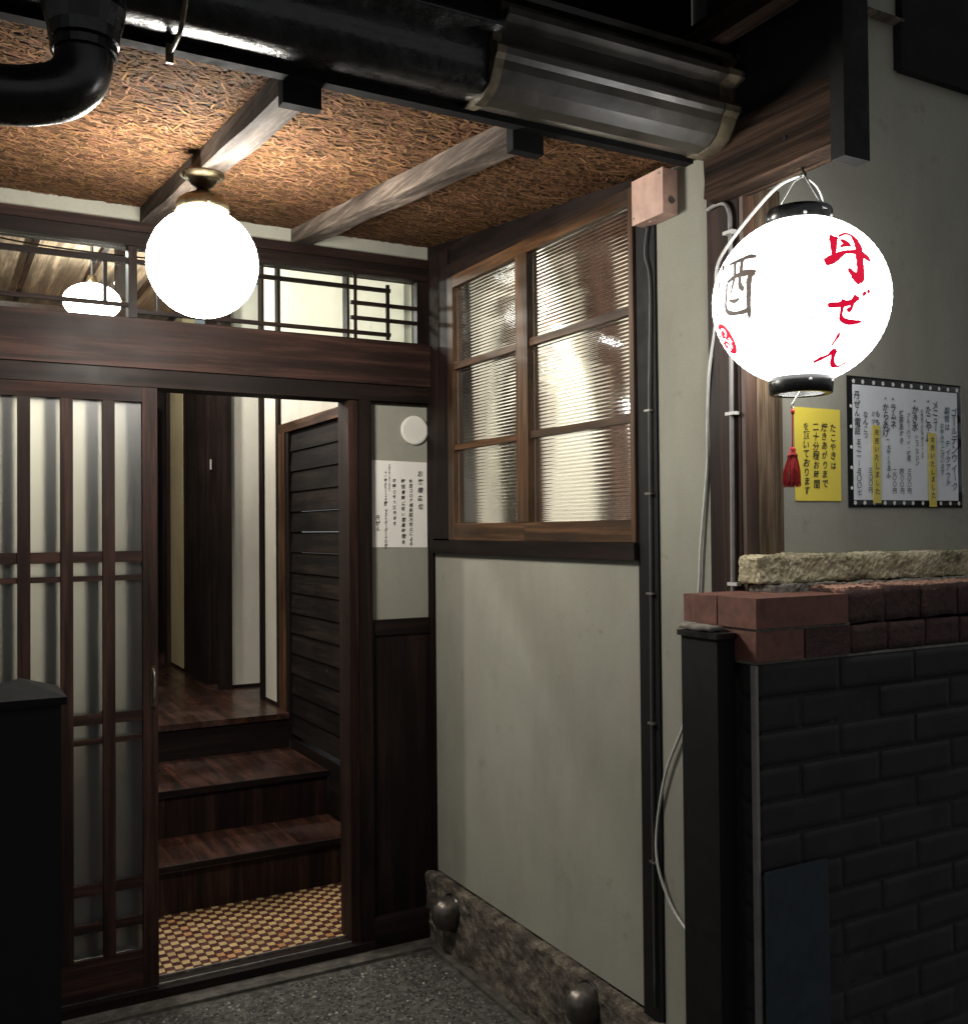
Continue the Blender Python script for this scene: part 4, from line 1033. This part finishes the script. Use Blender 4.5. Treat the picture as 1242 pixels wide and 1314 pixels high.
# board door in the right hand wall of the entry (plane X=1.45)
XI = 1.45
iw = thing('entry_side_wall', 'cream plaster wall with dark posts on the right inside the doorway', 'wall', (XI, .8, .03))
bx('plaster_field', XI+.004, XI+.06, .075, 1.53, 1.905, 2.75, PLAST_IN, iw, 0)
bx('plaster_field', XI+.002, XI+.06, 1.547, 1.765, .575, 2.75, PLAST_IN, iw, 0)
bx('wall_post', XI-.01, XI+.06, 1.7655, 1.83, .559, 2.75, W_DARK['Z'], iw, .003)
bx('wall_post', XI-.01, XI+.06, 1.503, 1.5465, .559, 2.75, W_DARK['Z'], iw, .003)
bx('wall_post', XI-.006, XI+.0035, .60, .65, 1.905, 2.75, W_DARK['Z'], iw, .002)
bx('skirting', XI-.004, XI+.0015, 1.547, 1.765, .559, .5745, W_DARK['Y'], iw, .001)
bx('lower_wall', XI+.004, XI+.06, .075, 1.50, .0, .44, W_DARK['Y'], iw, 0)
bx('white_skirting_end', XI-.004, XI+.0035, .40, .50, .035, .16, PLAST, iw, .001)
bd = thing('board_door', 'dark smoked door of overlapping horizontal boards inside the doorway', 'door', (XI, .95, .45))
bx('head', XI-.012, XI+.055, .45, 1.5025, 1.862, 1.9045, W_MID['Y'], bd, .003)
bx('stile', XI-.012, XI+.055, 1.40, 1.5025, .5, 1.8615, W_MID['Z'], bd, .003)
bx('stile', XI-.008, XI+.055, 1.355, 1.3995, .44, 1.8615, W_DARK['Z'], bd, .002)
bz = 1.8605
k = 0
while bz > .5:
    h = .093
    bm = prism('Y', .10, 1.3545, [(XI-.0005, bz-h+.0015), (XI+.007, bz-.001), (XI+.03, bz-.001), (XI+.03, bz-h+.0015)])
    obj('board', bm, W_BOARD, bd, .0008); bz -= h; k += 1
# corridor
cw = thing('corridor_wall', 'cream and tan plaster walls with dark posts deep in the corridor', 'wall', (1.4, 2.6, .56))
bx('plaster_field', 1.40, 1.75, 2.235, 2.30, .575, 2.75, PLAST_IN, cw, 0)
bx('skirting', 1.40, 1.75, 2.228, 2.30, .559, .5745, W_DARK['X'], cw, .001)
bx('dark_wide_post', 1.345, 1.46, 2.25 if False else 2.42, 2.55, .559, 2.75, W_DARK['Z'], cw, .004)
bx('corner_post_dark', 1.335, 1.40, 2.20, 2.26, .559, 2.75, W_DARK['Z'], cw, .004)
bx('dark_door_leaf', 1.325, 1.345, 2.43, 3.03, .559, 2.30, W_DARK['Z'], cw, .002)
bx('plaster_field', 1.325, 1.40, 3.04, 3.40, .575, 2.75, PLAST_TAN, cw, 0)
bx('corridor_post', 1.30, 1.34, 3.401, 3.46, .559, 2.75, W_RED['Z'], cw, .004)
bx('corridor_end', -.6, 1.60, 4.10, 4.16, .559, 2.75, W_DARK['Z'], cw, 0)
sw = thing('light_switch', 'small cream light switch on the dark corridor post', 'switch', (1.33, 2.46, 1.75))
swp = bx('plate', 1.338, 1.3445, 2.412, 2.4195, 1.745, 1.80, WHITEP, sw, .001)
bx('rocker', 1.3385, 1.344, 2.4095, 2.4118, 1.765, 1.785, WHITEP, swp, .0005)
shf = thing('corridor_shelf', 'dark shelves with pale things seen through the gap beside the sliding door', 'shelf', (1.15, 3.8, .56))
for z in (1.05, 1.45, 1.85, 2.2): bx('shelf_board', .7, 1.28, 3.7, 4.05, z, z+.02, W_RAFT if z > 1.8 else W_RED['X'], shf, .002)
bx('shelf_side', .68, .70, 3.7, 4.05, .56, 2.3, W_DARK['Z'], shf, .002)
bx('shelf_side', 1.2805, 1.30, 3.7, 4.05, .56, 2.3, W_DARK['Z'], shf, .002)
v = obj('vase', lathe((1.20, 3.80, 1.47), [(0,0),(.03,0),(.05,.04),(.055,.10),(.04,.17),(.018,.21),(.022,.24),(0,.24)], 20), WHITEP, smooth=True, label='slim white vase on the dark corridor shelf', cat='vase')
obj('bowl', lathe((1.20, 3.80, 1.87), [(0,0),(.025,0),(.05,.03),(.06,.06),(.0,.05)], 20), WHITEP, smooth=True, label='small white bowl on the upper corridor shelf', cat='bowl')
# partition behind the sliding doors
pw = thing('entry_partition', 'cream plaster partition behind the sliding doors', 'wall', (0, 1.3, 0))
bx('plaster_field', -1.2, .70, 1.42, 1.48, .0, 2.30, PLAST_IN, pw, 0)
bx('wall_post', .7005, .76, 1.41, 1.50, .0, 2.75, W_DARK['Z'], pw, .003)
bx('wall_rail', -1.2, .70, 1.405, 1.48, 2.3005, 2.36, W_DARK['X'], pw, .003)
bx('entry_far_wall', -1.26, -1.2, .0, 4.1, .0, 2.75, PLAST_IN, kind='structure', bev=0)
bx('inner_ceiling', -1.26, 1.45, .065, 4.16, 2.752, 2.80, W_CEIL, kind='structure', bev=0)
icb = bpy.data.objects['inner_ceiling']
x = -1.1
while x < 1.45:
    bx('ceiling_batten', x, x+.025, .07, 4.0, 2.732, 2.7515, W_DARK['Y'], icb, .002); x += .3
il = thing('entry_lamp', 'small glowing lamp seen through the transom glass at the left', 'lamp', (.40, .90, 2.2))
obj('bulb', lathe((.529, .90, 2.280), [(.105*math.sin(t) if 0 < k < 16 else 0, .070*math.cos(t)) for k, t in [(k, math.pi*k/16) for k in range(17)]], 24), M_INNER, il, smooth=True)
obj('stem', tube([(.529,.90,2.350),(.529,.90,2.7515)], .006, 8), BLACKM, il)
obj('holder', lathe((.529,.90,2.34), [(0,.04),(.015,.04),(.02,.02),(.03,.0),(0,.0)], 16), BRASS, il, smooth=True)
obj('transom_wire', tube([(-.3,.35,2.42),(0.05,.35,2.36),(.25,.35,2.33),(.6,.35,2.325),(.9,.35,2.345)], .003, 6, 5), BLACKM, label='thin black wire sagging behind the transom glass', cat='wire')

# ---- room behind the reeded window
rm = thing('side_room', 'cream plastered room with dark posts seen through the reeded window', 'room', (2.2, -.4, 0))
bx('plaster_field', 1.52, 4.0, .45, .50, .0, 2.36, PLAST_IN, rm, 0)
bx('wall_board', 1.52, 4.0, .449, .50, 2.3605, 3.0, W_MATT, rm, 0)
bx('wall_rail', 1.52, 2.28, .430, .448, 2.33, 2.36, W_MATT, rm, .002)
bx('room_post', 2.555, 2.694, .40, .4485, .0, 2.36, W_MATT, rm, .003)
bx('room_post', 1.831, 1.919, .40, .4485, .0, 2.32, W_MATT, rm, .003)
bx('room_post', 2.10, 2.236, .40, .4485, .0, 2.2, W_MATT, rm, .003)
bx('far_wall', 4.0, 4.05, -1.47, .50, .0, 3.0, PLAST_IN, rm, 0)
bx('room_floor', 1.6, 4.0, -1.47, .45, .30, .35, W_STEP, rm, 0)
bx('room_ceiling', 1.601, 4.0, -1.47, .45, 2.9, 2.95, W_BOARD, rm, 0)
rl = thing('room_lamp', 'shaded lamp on the wall of the room behind the reeded window', 'lamp', (2.22, .38, 2.66))
obj('shade', lathe((2.235, .385, 2.62), [(.016,.09),(.034,.0),(.032,.0),(.014,.088)], 20, closed=True), BRASS, rl, smooth=True)
obj('bulb', lathe((2.235, .385, 2.665), [(0,.02),(.009,.013),(.011,0),(.009,-.010),(0,-.014)], 14), emit('dim_bulb', (1,.97,.92), 1.5), rl, smooth=True)
ld = bpy.data.lights.new('room_spot', 'SPOT'); ld.energy = 60; ld.color = (1, .97, .92); ld.spot_size = R(56); ld.spot_blend = .25; ld.shadow_soft_size = .01
lo = bpy.data.objects.new('room_lamp_beam', ld); col.objects.link(lo); lo.parent = rl; lo.location = Vector((2.235, .375, 2.615)) - LOC[rl]; lo.rotation_euler = (R(4), 0, 0)
def fill_bulb(name, label, p, e):  # fill lights: bulbs added only to brighten the rooms inside
    t = thing(name, label, 'lamp', (p[0], p[1], p[2]-.05))
    obj('bulb', lathe(p, [(.04*math.sin(a) if 0 < k < 12 else 0, .04*math.cos(a)) for k, a in [(k, math.pi*k/12) for k in range(13)]], 20), M_INNER, t, smooth=True)
    l = bpy.data.lights.new(name+'_light', 'POINT'); l.energy = e; l.color = (1, .965, .90); l.shadow_soft_size = .05
    q = bpy.data.objects.new(name+'_light', l); col.objects.link(q); q.parent = t; q.location = Vector(p) + Vector((0, 0, -.10)) - LOC[t]
fill_bulb('room_fill_bulb', 'unseen bulb added to brighten the room behind the reeded window', (3.6, -1.2, 2.7), 75)
fill_bulb('entry_fill_bulb', 'unseen bulb added behind the lintel to brighten the entry', (.30, .70, 2.60), 22)
fill_bulb('hall_fill_bulb', 'bulb added to brighten the corridor walls', (.80, 1.9, 2.60), 20)
